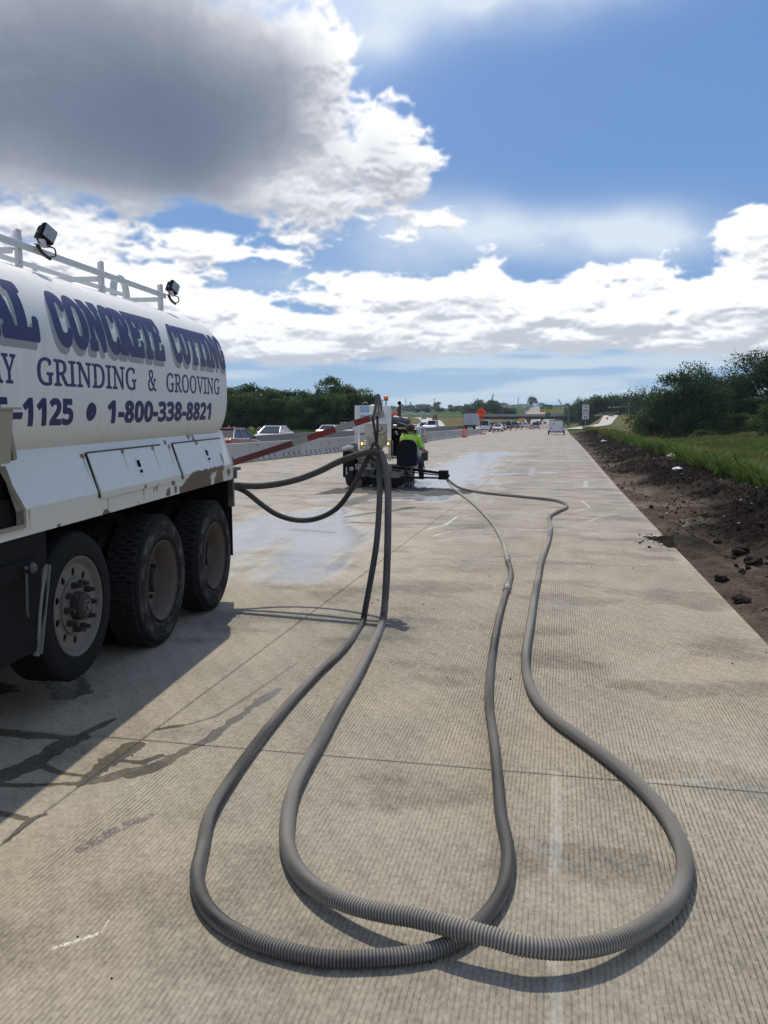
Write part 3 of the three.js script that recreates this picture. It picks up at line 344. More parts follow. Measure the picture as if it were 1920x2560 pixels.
// ---------------------------------------------------------------- the tank truck (its own axes: x to its rear, y up, z out to its right side)
const ext = (pts, s0, s1, bevel = 0) => place(prism(pts.map(([w, h]) => [-w, h]), s1 - s0, bevel).rotateY(Math.PI / 2), s0, 0, 0);
const uvXY = (g) => { const p = g.attributes.position, u = new Float32Array(p.count * 2); for (let i = 0; i < p.count; i++) { u[i * 2] = p.getX(i); u[i * 2 + 1] = p.getY(i); } g.setAttribute('uv', new THREE.BufferAttribute(u, 2)); return g; };
const tilt = (gs) => merged(gs).rotateZ(0.0215);
const truck = thing('tanker_truck', 'white tank truck with blue lettering, parked at the left with hoses from its rear', 'tank truck', [-2.921, 0, -6.687], 1.6586);
{
  const WC = -1.22, A = 1.22, HC = 1.97, B = 0.68, NP = 3.2, se = (c) => Math.sign(c) * Math.pow(Math.abs(c), 2 / NP);
  const arc = []; { let L = 0, pw = 0, ph = HC; for (let i = 0; i <= 200; i++) { const f = i / 200 * Math.PI / 2, w = WC + A * se(Math.cos(f)), h = HC + B * se(Math.sin(f)); L += Math.hypot(w - pw, h - ph); pw = w; ph = h; arc.push([h, L]); } }
  const vOf = (h) => { if (h <= HC) return h - HC; for (const [a, l] of arc) if (a >= h) return l; return arc[200][1]; };
  const S0 = -3.7, S1 = 0.7, V0 = -0.62, V1 = 0.9, TW = 2048, TH = 1024;
  const tankTex = canvasTex(TW, TH, (c) => {
    const r = rng(21), X = (s) => (s - S0) / (S1 - S0) * TW, Y = (v) => (V1 - v) / (V1 - V0) * TH, kx = TW / (S1 - S0), ky = TH / (V1 - V0);
    c.fillStyle = '#d6d5cf'; c.fillRect(0, 0, TW, TH);
    for (let i = 0; i < 260; i++) { c.globalAlpha = 0.04 + 0.06 * r(); c.fillStyle = r() < 0.65 ? '#9c968a' : '#ffffff'; const x = r() * TW, y = r() * TH, w = 4 + r() * 60, h = 20 + r() * 220; c.fillRect(x, y, w * 0.3, h); }
    c.globalAlpha = 0.4; const gr = c.createLinearGradient(0, Y(-0.3), 0, Y(-0.6)); gr.addColorStop(0, 'rgba(150,140,120,0)'); gr.addColorStop(1, 'rgba(150,140,120,1)'); c.fillStyle = gr; c.fillRect(0, Y(-0.3), TW, TH);
    for (let i = 0; i < 700; i++) { c.globalAlpha = 0.1 + 0.25 * r(); c.fillStyle = '#8a847a'; c.beginPath(); c.ellipse(r() * TW, r() * TH, 0.6 + 1.6 * r(), 1 + 3 * r() * r(), 0, 0, 7); c.fill(); }
    c.globalAlpha = 0.5; c.fillStyle = '#8b8b88'; for (const [s, v] of [[-2.62, 0.62], [-2.35, 0.60], [-2.34, 0.5], [-2.45, 0.7]]) { c.beginPath(); c.ellipse(X(s), Y(v), 5, 11, -0.6, 0, 7); c.fill(); }
    c.globalAlpha = 1;
    const word = (t, s0, s1, b0, t0, font, col, fat = 0, skew = 0, b1 = b0, t1 = t0) => {
      c.font = font + ''; c.textBaseline = 'alphabetic'; const m = c.measureText(t), w = m.width, cap = c.measureText('E').actualBoundingBoxAscent;
      const x0 = X(s0), wpx = X(s1) - x0, hgt = Y(b0) - Y(t0); c.save(); c.transform(wpx / w, (Y(b1) - Y(b0)) / w * 1, -skew * hgt / cap, hgt / cap, x0, Y(b0)); c.fillStyle = col; if (fat) { c.strokeStyle = col; c.lineWidth = fat; c.lineJoin = 'round'; c.strokeText(t, 0, 0); } c.fillText(t, 0, 0); c.restore();
    };
    const navy = '#191e55', grey = '#8f908c', bold = 'bold 200px serif', ser = '200px serif', sans = 'bold 200px sans-serif';
    for (const [dx, dy, col] of [[-0.036, -0.04, grey], [0, 0, navy]]) {
      const b = vOf(2.125) + dy, t = vOf(2.385) + dy;
      word('AL', -3.16 + dx, -2.7 + dx, b, t, bold, col, 27); word('CONCRETE', -2.53 + dx, -0.965 + dx, b, t, bold, col, 27); word('CUTTING', -0.79 + dx, 0.5 + dx, b + 0.004, t - 0.01, bold, col, 27);
    }
    const gb = vOf(1.883), gt = vOf(2.012);
    word('AY', -3.2, -2.95, gb, gt, ser, navy, 8); word('GRINDING', -2.76, -1.5, gb, gt, ser, navy, 8); word('&', -1.31, -1.16, gb, gt, ser, navy, 8); word('GROOVING', -0.98, 0.27, gb, gt - 0.006, ser, navy, 8);
    const pb = vOf(1.668), pt = vOf(1.807);
    word('5', -3.125, -2.99, pb, pt, sans, navy, 12, -0.14); word('-', -2.98, -2.885, pb, pt, sans, navy, 12); word('1125', -2.875, -2.34, pb, pt, sans, navy, 12, -0.14); word('1-800-338-8821', -1.915, 0.11, pb - 0.002, pt - 0.004, sans, navy, 12, -0.14);
    c.fillStyle = navy; c.beginPath(); c.ellipse(X(-2.14), Y((pb + pt) / 2), 0.064 * kx, 0.056 * ky, 0, 0, 7); c.fill();
    c.fillStyle = '#d8d8d4'; for (const [s, v] of [[-2.13, -0.24], [-2.19, 0.0], [-2.15, -0.02], [-2.1, -0.04]]) c.fillRect(X(s), Y(v), 3, 5);
  });
  tankTex.wrapS = tankTex.wrapT = THREE.ClampToEdgeWrapping;
  const matTank = new THREE.MeshPhysicalMaterial({ color: 0xffffff, roughness: 0.5, specularIntensity: 0.7, map: span(tankTex, S0, S1, V0, V1), clearcoat: 0.1, clearcoatRoughness: 0.4, bumpMap: grainBump, bumpScale: 0.0004 });
  const matWhite = new THREE.MeshPhysicalMaterial({ color: rgb(0.72, 0.72, 0.70), roughness: 0.5, clearcoat: 0.15, clearcoatRoughness: 0.4 });
  const N = 128, heads = [[0, 0], [0.005, 0.35], [0.015, 0.6], [0.035, 0.78], [0.065, 0.88], [0.105, 0.945], [0.155, 0.98], [0.215, 0.996], [0.285, 1]];
  const rings = [...heads.map(([o, k]) => [-5.9 + o, k]), [-4.5, 1], [-3.6, 1], [-2.9, 1], [-2.2, 1], [-1.5, 1], [-0.8, 1], [-0.1, 1], ...heads.map(([o, k]) => [0.705 - o, k]).reverse()];
  const grid = (list, bulge = 0) => { const P = [], U = [], I = []; list.forEach(([s, k], j) => { let L = 0, pw = 0, ph = HC; const row = []; for (let i = 0; i <= N; i++) { const f = -Math.PI / 2 + i / N * Math.PI * 2, w = WC + (A + bulge) * se(Math.cos(f)), h = HC + (B + bulge) * se(Math.sin(f)); if (i) L += Math.hypot(w - pw, h - ph); pw = w; ph = h; row.push([WC + (w - WC) * k, HC + (h - HC) * k, L]); } const mid = row[N / 4][2]; row.forEach(([w, h, l]) => { P.push(s, h, w); U.push(s, l - mid); }); if (j) for (let i = 0; i < N; i++) { const b = j * (N + 1) + i, a = b - N - 1; I.push(a, a + 1, b + 1, a, b + 1, b); } }); const g = new THREE.BufferGeometry(); g.setAttribute('position', new THREE.Float32BufferAttribute(P, 3)); g.setAttribute('uv', new THREE.Float32BufferAttribute(U, 2)); g.setIndex(I); g.computeVertexNormals(); return g; };
  part('tank', tilt(grid(rings)), matTank, truck);
  for (const s of [-1.72, 0.43]) part('weld_seam', tilt(grid([[s - 0.006, 1], [s - 0.004, 1.0012], [s + 0.004, 1.0012], [s + 0.006, 1]], 0.0)), matTank, truck);
  // side skirt: sloped panel, rail below it with flaking paint, two locker doors, an open recess at the front
  const RW = 2048, RH = 256, rs0 = -4.2, rs1 = 0.7, rh0 = 1.08, rh1 = 1.58;
  const skirtTex = canvasTex(RW, RH, (c) => {
    const r = rng(31), X = (s) => (s - rs0) / (rs1 - rs0) * RW, Y = (h) => (rh1 - h) / (rh1 - rh0) * RH;
    c.fillStyle = '#d0d1cd'; c.fillRect(0, 0, RW, RH);
    c.fillStyle = '#cbc9bd'; c.fillRect(0, Y(1.25), RW, RH);
    for (let i = 0; i < 300; i++) { c.globalAlpha = 0.04 + 0.05 * r(); c.fillStyle = '#8d8168'; c.fillRect(r() * RW, r() * RH, 1 + 3 * r(), 10 + 60 * r()); }
    c.globalAlpha = 1; const blob = (s, h, a, b, col) => { c.fillStyle = col; c.beginPath(); for (let k = 0; k <= 18; k++) { const t = k / 18 * 6.283, q = 0.65 + 0.55 * r(); c.lineTo(X(s + Math.cos(t) * a * q), Y(h + Math.sin(t) * b * q)); } c.fill(); };
    // brown primer where the paint has gone
    c.fillStyle = '#5b4433'; c.beginPath(); c.moveTo(X(-0.78), Y(1.0)); for (let s = -0.78; s < 0.3; s += 0.03) c.lineTo(X(s), Y(1.155 + 0.1 * sst(-0.75, -0.5, s) + 0.018 * (r() - 0.5))); c.lineTo(X(0.34), Y(1.0)); c.fill();
    blob(0.02, 1.17, 0.06, 0.05, '#cbc8bc'); blob(0.0, 1.13, 0.03, 0.05, '#cbc8bc'); blob(0.08, 1.2, 0.035, 0.03, '#cbc8bc'); blob(0.4, 1.2, 0.03, 0.07, '#cbc8bc');
    for (const [s, h, a, b] of [[-1.0, 1.14, 0.045, 0.035], [-0.9, 1.2, 0.04, 0.02], [-0.86, 1.15, 0.03, 0.03], [-1.22, 1.2, 0.015, 0.03], [-1.27, 1.19, 0.012, 0.02], [-1.45, 1.22, 0.02, 0.02], [-2.03, 1.115, 0.05, 0.025], [-2.62, 1.115, 0.012, 0.012], [-2.6, 1.12, 0.01, 0.012], [-1.55, 1.12, 0.006, 0.02], [0.46, 1.19, 0.05, 0.05], [-0.3, 1.54, 0.05, 0.03], [-0.2, 1.5, 0.04, 0.05], [0.3, 1.32, 0.03, 0.05], [-0.83, 1.5, 0.03, 0.02], [-0.78, 1.47, 0.02, 0.02]]) blob(s, h, a, b, r() < 0.7 ? '#5a4636' : '#6f5a44');
    c.globalAlpha = 0.6; for (const [s, h, L] of [[-2.16, 1.46, 0.14], [-1.63, 1.48, 0.16], [-1.12, 1.48, 0.22], [-0.8, 1.48, 0.18], [-1.45, 1.2, 0.1], [-2.97, 1.24, 0.12], [-2.9, 1.24, 0.13], [-2.0, 1.2, 0.1], [-0.45, 1.25, 0.08]]) { const g = c.createLinearGradient(0, Y(h), 0, Y(h - L)); g.addColorStop(0, '#8a4f22'); g.addColorStop(1, 'rgba(150,110,60,0)'); c.fillStyle = g; c.fillRect(X(s) - 4, Y(h), 8, L / (rh1 - rh0) * RH); }
    c.globalAlpha = 1; for (const s of [-2.16, -1.63, -1.12]) blob(s, 1.475, 0.03, 0.018, '#6b4a35');
  });
  const matSkirt = new THREE.MeshPhysicalMaterial({ color: 0xffffff, roughness: 0.45, map: span(skirtTex, rs0, rs1, rh0, rh1), clearcoat: 0.15, clearcoatRoughness: 0.4 });
  const slope = (h, o = 0) => -0.1 * (h - 1.25) / 0.3 + o;
  const prof = [[0, 1.11], [0, 1.25], [-0.1, 1.555], [-0.13, 1.555], [-0.03, 1.24], [-0.03, 1.11]];
  part('skirt_panel', tilt(uvXY(merged([ext(prof, -2.97, 0.575), ext([[0, 1.11], [0, 1.16], [-0.03, 1.16], [-0.03, 1.11]], -4.2, -2.97), ext([[slope(1.47), 1.47], [-0.1, 1.555], [-0.13, 1.555], [-0.1, 1.46]], -4.2, -2.97), ext(prof, -5.8, -4.2)]))), matSkirt, truck);
  part('skirt_end', tilt([ext([[0.004, 1.12], [0.004, 1.255], [-0.098, 1.56], [-0.5, 1.5], [-0.5, 1.12]], 0.577, 0.592)]), M(0.6, 0.58, 0.53, 0.7), truck);
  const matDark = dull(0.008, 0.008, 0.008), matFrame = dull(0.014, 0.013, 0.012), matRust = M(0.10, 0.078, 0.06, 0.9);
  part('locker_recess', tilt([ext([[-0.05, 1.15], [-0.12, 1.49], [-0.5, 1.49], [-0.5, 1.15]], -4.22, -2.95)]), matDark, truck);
  const fr = [beam([-2.965, 1.165, 0.006], [-2.965, 1.25, 0.008], 0.018, 0.02), beam([-2.965, 1.25, 0.008], [-3.03, 1.47, -0.068], 0.018, 0.02), beam([-4.2, 1.165, 0.006], [-2.96, 1.165, 0.006], 0.018, 0.02), beam([-4.2, 1.472, -0.068], [-3.03, 1.472, -0.068], 0.018, 0.02)];
  part('recess_frame', tilt(fr), M(0.28, 0.23, 0.17, 0.85), truck);
  for (const [a, b, lip] of [[-2.11, -0.98, 0.212], [-0.71, 0.44, 0.212]]) {
    const h1 = 1.488, d = new THREE.Group(); d.name = 'locker_door'; truck.add(d);
    const p2 = [[0.014, 1.25 - 0.036], [0.016, 1.252], [slope(h1, 0.013), h1], [slope(h1, 0.001), h1], [0.003, 1.25], [0.003, 1.214]];
    part('panel', tilt(uvXY(ext(p2, a, b))), matSkirt, d);
    part('hinge', tilt([bar([a - 0.01, h1 + 0.004, slope(h1, 0.012)], [b + 0.01, h1 + 0.004, slope(h1, 0.012)], 0.006, 6)]), matRust, d);
    part('seal', tilt([beam([a - 0.008, 1.22, 0.006], [a - 0.008, h1, slope(h1, 0.005)], 0.012, 0.01)]), matDark, d);
    const lx = (a + b) / 2 + 0.06, an = Math.atan(0.1 / 0.3), L = new THREE.Group(); L.name = 'latch'; d.add(L);
    L.position.set(lx, 1.36 + 0.0215 * lx, slope(1.36, 0.016)); L.rotation.x = -an; L.updateMatrix();
    part('latch_plate', [rbox(0.062, 0.13, 0.006, 0.003, 0, 0, 0)], M(0.55, 0.55, 0.55, 0.35, 0.9), L); part('paddle', [rbox(0.04, 0.05, 0.008, 0.004, 0, 0.025, 0.004), cyl(0.012, 0.012, 0.01, 0, -0.03, 0.005, Math.PI / 2)], matDark, L);
    d.remove(L); for (const m of [...L.children]) { m.geometry.applyMatrix4(L.matrix); m.name = m.name; d.add(m); }
  }
  // dirty bin hung on the tank side ahead of the lockers
  part('side_bin', tilt([ext([[0.13, 1.755], [0.1, 1.5], [-0.08, 1.5], [-0.02, 1.755]], -4.6, -3.2, 0.012), ext([[0.14, 1.752], [0.14, 1.762], [-0.03, 1.762], [-0.03, 1.752]], -4.62, -3.15, 0.002), box(0.03, 0.24, 0.1, -3.19, 1.63, 0.05, 0, 0, 0.24)]), M(0.33, 0.29, 0.22, 0.85, 0, { bumpMap: grainBump, bumpScale: 0.004 }), truck);
  // chassis, rear corner and bumper
  part('chassis', tilt([box(7, 0.24, 0.09, -2.3, 1.0, -0.85), box(7, 0.24, 0.09, -2.3, 1.0, -1.6), ext([[-0.03, 1.1], [-0.06, 1.3], [-2.38, 1.3], [-2.41, 1.1]], -5.8, 0.55), box(0.12, 0.1, 0.8, -1.15, 0.95, -1.2), box(0.12, 0.1, 0.8, 0.05, 0.95, -1.2)]), matFrame, truck); part('rear_light_blocker', [box(0.03, 0.78, 2.36, 0.53, 0.82, -1.22)], matDark, truck); part('under_light_blocker', [rbox(6.2, 0.62, 0.5, 0.1, -2.6, 0.68, -1.2), box(6.3, 0.9, 0.02, -2.6, 0.7, -2.44), box(5.5, 0.02, 2.3, -2.6, 1.1, -1.2)], matDark, truck);  // rear panel, centre block, far side and underside sheets are added to block light
  part('axle', [bar([0.05, 0.48, -0.2], [0.05, 0.48, -2.2], 0.08), bar([-1.14, 0.48, -0.2], [-1.14, 0.48, -2.2], 0.08), bar([-2.42, 0.56, -0.2], [-2.42, 0.56, -2.2], 0.06), ball(0.2, 0.05, 0.5, -1.2), ball(0.2, -1.14, 0.5, -1.2), box(1.6, 0.09, 0.1, -0.55, 0.72, -0.72), box(1.6, 0.09, 0.1, -0.55, 0.72, -1.72)], matFrame, truck);
  part('rear_corner', tilt([ext([[0.004, 0.93], [0.004, 1.125], [-0.4, 1.125], [-0.4, 0.98]], 0.575, 0.61), box(0.05, 0.3, 0.06, 0.6, 1.0, -0.03)]), M(0.17, 0.14, 0.11, 0.9, 0, { bumpMap: grainBump, bumpScale: 0.004 }), truck);
  part('rear_bumper', [rbox(0.12, 0.14, 1.5, 0.02, 0.68, 0.98, -1.22), box(0.08, 0.22, 0.08, 0.67, 0.93, -0.16)], matRust, truck);
  const v = new THREE.Group(); v.name = 'hose_valve'; truck.add(v);
  part('valve_body', [cyl(0.05, 0.05, 0.2, 0.72, 1.05, -0.16, 0, 0, Math.PI / 2), cyl(0.075, 0.075, 0.03, 0.72, 1.05, -0.16, 0, 0, Math.PI / 2, 8), cyl(0.05, 0.05, 0.2, 0.72, 1.03, -0.38, 0, 0, Math.PI / 2), rbox(0.09, 0.13, 0.09, 0.02, 0.7, 1.16, -0.2)], M(0.25, 0.25, 0.24, 0.5, 0.6), v);
  for (const q of [bar([0.68, 1.12, -0.16], [0.68, 1.22, -0.1], 0.012), bar([0.7, 1.12, -0.32], [0.7, 1.25, -0.3], 0.012)]) part('lever', [q], M(0.35, 0.35, 0.34, 0.45, 0.7), v);
  part('boom_bracket', [box(0.16, 0.03, 0.2, 0.68, 1.21, -0.08), box(0.05, 0.12, 0.06, 0.63, 1.24, -0.2), box(0.05, 0.1, 0.05, 0.66, 1.17, -0.02)], M(0.12, 0.12, 0.12, 0.6, 0.4), truck);
  for (const z of [-0.33, -2.1]) part('mud_flap', tilt([rbox(0.012, 0.72, 0.62, 0.005, 0.6, 0.745, z)]), dull(0.009, 0.009, 0.009), truck);
  const mg = new THREE.Group(); mg.name = 'mudguard'; truck.add(mg);
  part('guard_plate', [ext([[-0.02, 0.42], [-0.02, 1.05], [-0.035, 1.05], [-0.035, 0.42]], -4.6, -2.8), ext([[-0.02, 0.86], [-0.02, 1.05], [-0.035, 1.05], [-0.035, 0.86]], -2.8, -2.74), rbox(1.7, 0.1, 0.02, 0.01, -3.7, 0.87, -0.012)], dull(0.008, 0.008, 0.008, 0.7), mg);
  part('guard_flange', [tube([[-2.735, 0.86, -0.03], [-2.79, 0.74, -0.03], [-2.83, 0.6, -0.03], [-2.865, 0.39, -0.03]], 0.019, 16, 8), ext([[-0.01, 0.4], [-0.01, 0.5], [-0.4, 0.5], [-0.4, 0.4]], -2.87, -2.858), beam([-2.735, 0.86, -0.15], [-2.86, 0.4, -0.15], 0.3, 0.01)], M(0.16, 0.155, 0.14, 0.7), mg);
  part('guard_rod', [bar([-3.0, 0.86, 0.012], [-3.01, 0.66, 0.012], 0.009), bar([-3.01, 0.66, 0.012], [-3.0, 0.63, 0.012], 0.007)], M(0.09, 0.09, 0.085, 0.5, 0.5), mg);
  for (const q of [ball(0.03, -2.935, 0.875, 0.01, 1, 1, 0.7), ball(0.012, -3.0, 0.885, 0.01)]) part('guard_knob', [q], M(0.07, 0.07, 0.07, 0.5), mg);
  // wheels
  const dustTex = dataTex(512, 256, (u, w) => { const side = Math.max(sst(0.05, 0.12, w) * (1 - sst(0.40, 0.46, w)), sst(0.54, 0.6, w) * (1 - sst(0.88, 0.95, w))), n = fbm(u * 24, w * 10, 4), line = 1 - sst(0.0, 0.025, Math.abs(fbm(u * 14 + 7, w * 12 + 2, 3) - 0.5)), k = 0.013 + side * (0.034 * sst(0.45, 0.7, n) + 0.10 * line * n + 0.008); return [k * 1.03, k, k * 0.95]; }, true);
  const matTyre = dull(1, 1, 1, 0.9, 0.3, { map: dustTex, bumpMap: grainBump, bumpScale: 0.002 }), matCleanTyre = dull(0.010, 0.0105, 0.011, 0.8, 0.3);
  const matSteel = M(0.125, 0.1, 0.078, 0.85, 0, { bumpMap: grainBump, bumpScale: 0.003 }), matAlu = M(0.16, 0.143, 0.12, 0.8, 0.1, { bumpMap: grainBump, bumpScale: 0.003 }), matHub = M(0.028, 0.024, 0.021, 0.85);
  const axial = (g, z) => g.rotateX(Math.PI / 2).translate(0, 0, z);
  const tyreGeo = (R, tread) => { const k = R / 0.482, g = [axial(lathe([[0.288, -0.09], [0.3, -0.115], [0.34, -0.135], [0.385, -0.14], [0.43, -0.13], [0.462, -0.112], [0.472, -0.1], [0.472, 0.1], [0.462, 0.112], [0.455, 0.122], [0.43, 0.13], [0.424, 0.134], [0.385, 0.14], [0.34, 0.135], [0.335, 0.139], [0.327, 0.134], [0.3, 0.118], [0.288, 0.09]].map(([r, y]) => [r * k, y]), 72), -0.14)]; if (tread) for (let i = 0; i < 46; i++) for (let j = 0; j < 4; j++) { const a = (i + (j % 2) * 0.5) / 46 * Math.PI * 2, y = (j - 1.5) * 0.052, out = j === 0 || j === 3; g.push(place(new THREE.BoxGeometry(0.016, out ? 0.046 : 0.05, 0.048), 0.476 * k * Math.cos(a), 0.476 * k * Math.sin(a), y - 0.14, 0, 0, a + (out ? 0 : 0.0))); } return g; };
  const dish = () => [axial(lathe([[0.29, 0.12], [0.296, 0.118], [0.296, 0.106], [0.284, 0.1], [0.272, 0.07], [0.27, 0.05], [0.258, 0.03], [0.254, -0.03], [0.244, -0.04], [0.2, -0.045], [0.165, -0.03], [0.15, -0.03], [0.13, -0.035], [0, -0.035]], 48), -0.128)];
  for (const [s, z] of [[0.05, 0], [-1.14, 0]]) for (const side of [0, 1]) {
    const w = new THREE.Group(); w.name = 'wheel'; truck.add(w); w.position.set(s, 0.482, side ? -2.42 : 0); if (side) w.rotation.y = Math.PI;
    part('tyre', tyreGeo(0.482, true), matTyre, w); part('inner_tyre', place(merged(tyreGeo(0.482, true)), 0, 0, -0.34), matTyre, w); part('rim', dish(), matSteel, w);
    part('hub', [cyl(0.1, 0.085, 0.12, 0, 0, -0.12, Math.PI / 2, 0, 0, 24), ...[...Array(10)].map((_, i) => cyl(0.016, 0.016, 0.05, 0.142 * Math.cos(i * 0.628), 0.142 * Math.sin(i * 0.628), -0.14, Math.PI / 2, 0, 0, 6))], matHub, w);
  }
  { // raised single wheel of the lift axle
    const w = new THREE.Group(); w.name = 'wheel'; truck.add(w); w.position.set(-2.42, 0.565, 0.0);
    part('tyre', tyreGeo(0.445, false), matCleanTyre, w);
    const face = new THREE.Shape(); face.absarc(0, 0, 0.25, 0, Math.PI * 2); for (let i = 0; i < 10; i++) { const a = i * 0.6283 + 0.3, p = new THREE.Path(); p.absellipse(0.2 * Math.cos(a), 0.2 * Math.sin(a), 0.026, 0.02, 0, Math.PI * 2, false, a); face.holes.push(p); }
    part('rim', [axial(lathe([[0.268, -0.07], [0.278, -0.02], [0.292, -0.008], [0.292, 0.0], [0.284, 0.003], [0.272, -0.012], [0.262, -0.03], [0.248, -0.036]], 56), -0.008), place(new THREE.ExtrudeGeometry(face, { depth: 0.01, bevelEnabled: false, curveSegments: 40 }), 0, 0, -0.05), cyl(0.17, 0.165, 0.02, 0, 0, -0.036, Math.PI / 2, 0, 0, 40)], matAlu, w);
    part('rim_shade_plate', [cyl(0.26, 0.26, 0.01, 0, 0, -0.12, Math.PI / 2, 0, 0, 32)], matDark, w);  // dark disc added to stand for the shade behind the rim
    part('hub', [cyl(0.085, 0.078, 0.05, 0, 0, 0.0, Math.PI / 2, 0, 0, 28), cyl(0.078, 0.06, 0.015, 0, 0, 0.03, Math.PI / 2, 0, 0, 28)], matHub, w);
    part('hub_cap', [place(new THREE.TorusGeometry(0.034, 0.006, 8, 24), 0, 0, 0.04), cyl(0.018, 0.016, 0.02, 0, 0, 0.042, Math.PI / 2)], matAlu, w);
    for (let i = 0; i < 10; i++) { const a = i * 0.6283; part('lug_nut', [cyl(0.019, 0.019, 0.035, 0.135 * Math.cos(a), 0.135 * Math.sin(a), -0.01, Math.PI / 2, 0, 0, 6), cyl(0.013, 0.013, 0.03, 0.135 * Math.cos(a), 0.135 * Math.sin(a), 0.02, Math.PI / 2, 0, 0, 8)], matHub, w); }
  }
  // walkway rail on top of the tank
  const rail = new THREE.Group(); rail.name = 'railing'; truck.add(rail);
  const matRail = M(0.62, 0.62, 0.60, 0.55);
  for (const s of [-4.6, -3.4, -2.25, -1.2, -0.12]) part('post', tilt([box(0.05, 0.33, 0.008, s, 2.615, -0.35), box(0.008, 0.33, 0.04, s + 0.022, 2.615, -0.372), cyl(0.008, 0.008, 0.012, s - 0.005, 2.6, -0.342, Math.PI / 2, 0, 0, 8)]), matRail, rail);
  part('rail', tilt([rbox(4.6, 0.042, 0.012, 0.003, -2.37, 2.69, -0.335)]), matRail, rail); part('rail', tilt([rbox(5.0, 0.035, 0.012, 0.003, -2.3, 2.745, -0.82)]), matRail, rail);
  for (const s of [-4.6, -3.4, -2.3, -1.25, -0.17]) { part('post', tilt([box(0.045, 0.2, 0.008, s, 2.67, -0.82)]), matRail, rail); part('cross_bar', tilt([box(0.04, 0.012, 0.5, s - 0.04, 2.655, -0.58), box(0.012, 0.03, 0.5, s - 0.06, 2.64, -0.58)]), matRail, rail); }
  part('walkway', tilt([box(4.6, 0.012, 0.4, -2.4, 2.652, -1.05)]), M(0.4, 0.4, 0.38, 0.7), rail);
  part('vent_pipe', tilt([tube([[0.06, 2.6, -0.85], [0.06, 2.76, -0.85], [0.1, 2.86, -0.85], [0.2, 2.89, -0.85], [0.29, 2.85, -0.85], [0.33, 2.74, -0.85], [0.33, 2.6, -0.85]], 0.03, 28, 12)]), M(0.5, 0.5, 0.49, 0.5), truck);
  const lightAt = (s, h, k, name) => {
    const L = new THREE.Group(); L.name = 'work_light'; L.userData.label = name; truck.add(L);
    const P = (gs) => { const g = merged(gs); g.scale(k, k, k); g.rotateX(-0.1).rotateZ(-0.5).rotateY(-0.42).translate(s, h, -0.31); return g; };
    part('housing', P([rbox(0.15, 0.15, 0.06, 0.018, 0, 0.1, 0.02), rbox(0.13, 0.13, 0.05, 0.012, 0, 0.1, -0.03), ...[-2, -1, 0, 1, 2].map((i) => box(0.012, 0.12, 0.02, i * 0.024, 0.1, -0.06))]), dull(0.008, 0.008, 0.009, 0.6), L);
    part('lens', P([rbox(0.118, 0.118, 0.008, 0.003, 0, 0.1, 0.052)]), new THREE.MeshPhysicalMaterial({ color: rgb(0.36, 0.37, 0.36), roughness: 0.2, clearcoat: 1, bumpMap: grainBump, bumpScale: 0.004 }), L);
    part('bracket', [place(new THREE.BoxGeometry(0.16 * k, 0.006, 0.05), s + 0.0, h - 0.012, -0.315), place(new THREE.BoxGeometry(0.03 * k, 0.05 * k, 0.04), s, h + 0.01, -0.31)], matRail, L);
    part('cable', [tube([[s - 0.05 * k, h + 0.09 * k, -0.32], [s - 0.105 * k, h + 0.07 * k, -0.3], [s - 0.1 * k, h + 0.0, -0.3], [s - 0.03 * k, h - 0.01, -0.3]], 0.005, 20, 6), tube([[s + 0.02 * k, h - 0.01, -0.29], [s + 0.1 * k, h - 0.02, -0.27], [s + 0.11 * k, h - 0.08 * k, -0.27], [s + 0.03 * k, h - 0.11 * k, -0.27]], 0.005, 20, 6), tube([[s - 0.09 * k, h - 0.02, -0.31], [s - 0.02, h - 0.09 * k, -0.3], [s + 0.07 * k, h - 0.12 * k, -0.29]], 0.011, 16, 7)], M(0.012, 0.012, 0.013, 0.5), L);
  };
  lightAt(-2.12, 2.69, 0.68, 'work light nearer the camera on the tank railing'); lightAt(-0.07, 2.715, 0.64, 'work light at the rear end of the tank railing');
  // the red and pale pole that carries the hoses out to the side
  const boom = new THREE.Group(); boom.name = 'hose_boom'; truck.add(boom);
  const b0 = V(0.735, 1.17, -0.36), b1 = V(0.611, 1.722, 1.415), a0 = V(0.704, 1.272, -0.018), at = (t) => (t < 0 ? b0.clone().lerp(a0, 1 + t) : a0.clone().lerp(b1, t)).toArray();
  const mRed = M(0.26, 0.035, 0.025, 0.6, 0, { bumpMap: grainBump, bumpScale: 0.002 }), mPale = M(0.42, 0.38, 0.34, 0.75, 0, { bumpMap: grainBump, bumpScale: 0.003 }), mDull = M(0.15, 0.045, 0.035, 0.75);
  const cuts = [[-1, 0.4, 'red_band', mDull], [0.4, 0.5, 'pale_band', mPale], [0.5, 0.685, 'red_band', mRed], [0.685, 0.81, 'pale_band', mPale], [0.81, 0.91, 'red_band', mRed], [0.91, 1, 'pale_band', mPale]];
  for (const [p, q, n, m] of cuts) part(n, p < 0 ? [beam(at(-1), at(0), 0.055, 0.055), beam(at(0), at(q), 0.055, 0.055)] : [beam(at(p), at(q), 0.055, 0.055)], m, boom);
  const mStrap = M(0.16, 0.145, 0.12, 0.9), mRope = M(0.035, 0.034, 0.032, 0.8), tl = (x, y, z) => { const dx = x + 2.921, dz = z + 6.687; return [dx * -0.08771 + dz * -0.99615, y, dx * 0.99615 + dz * -0.08771]; };
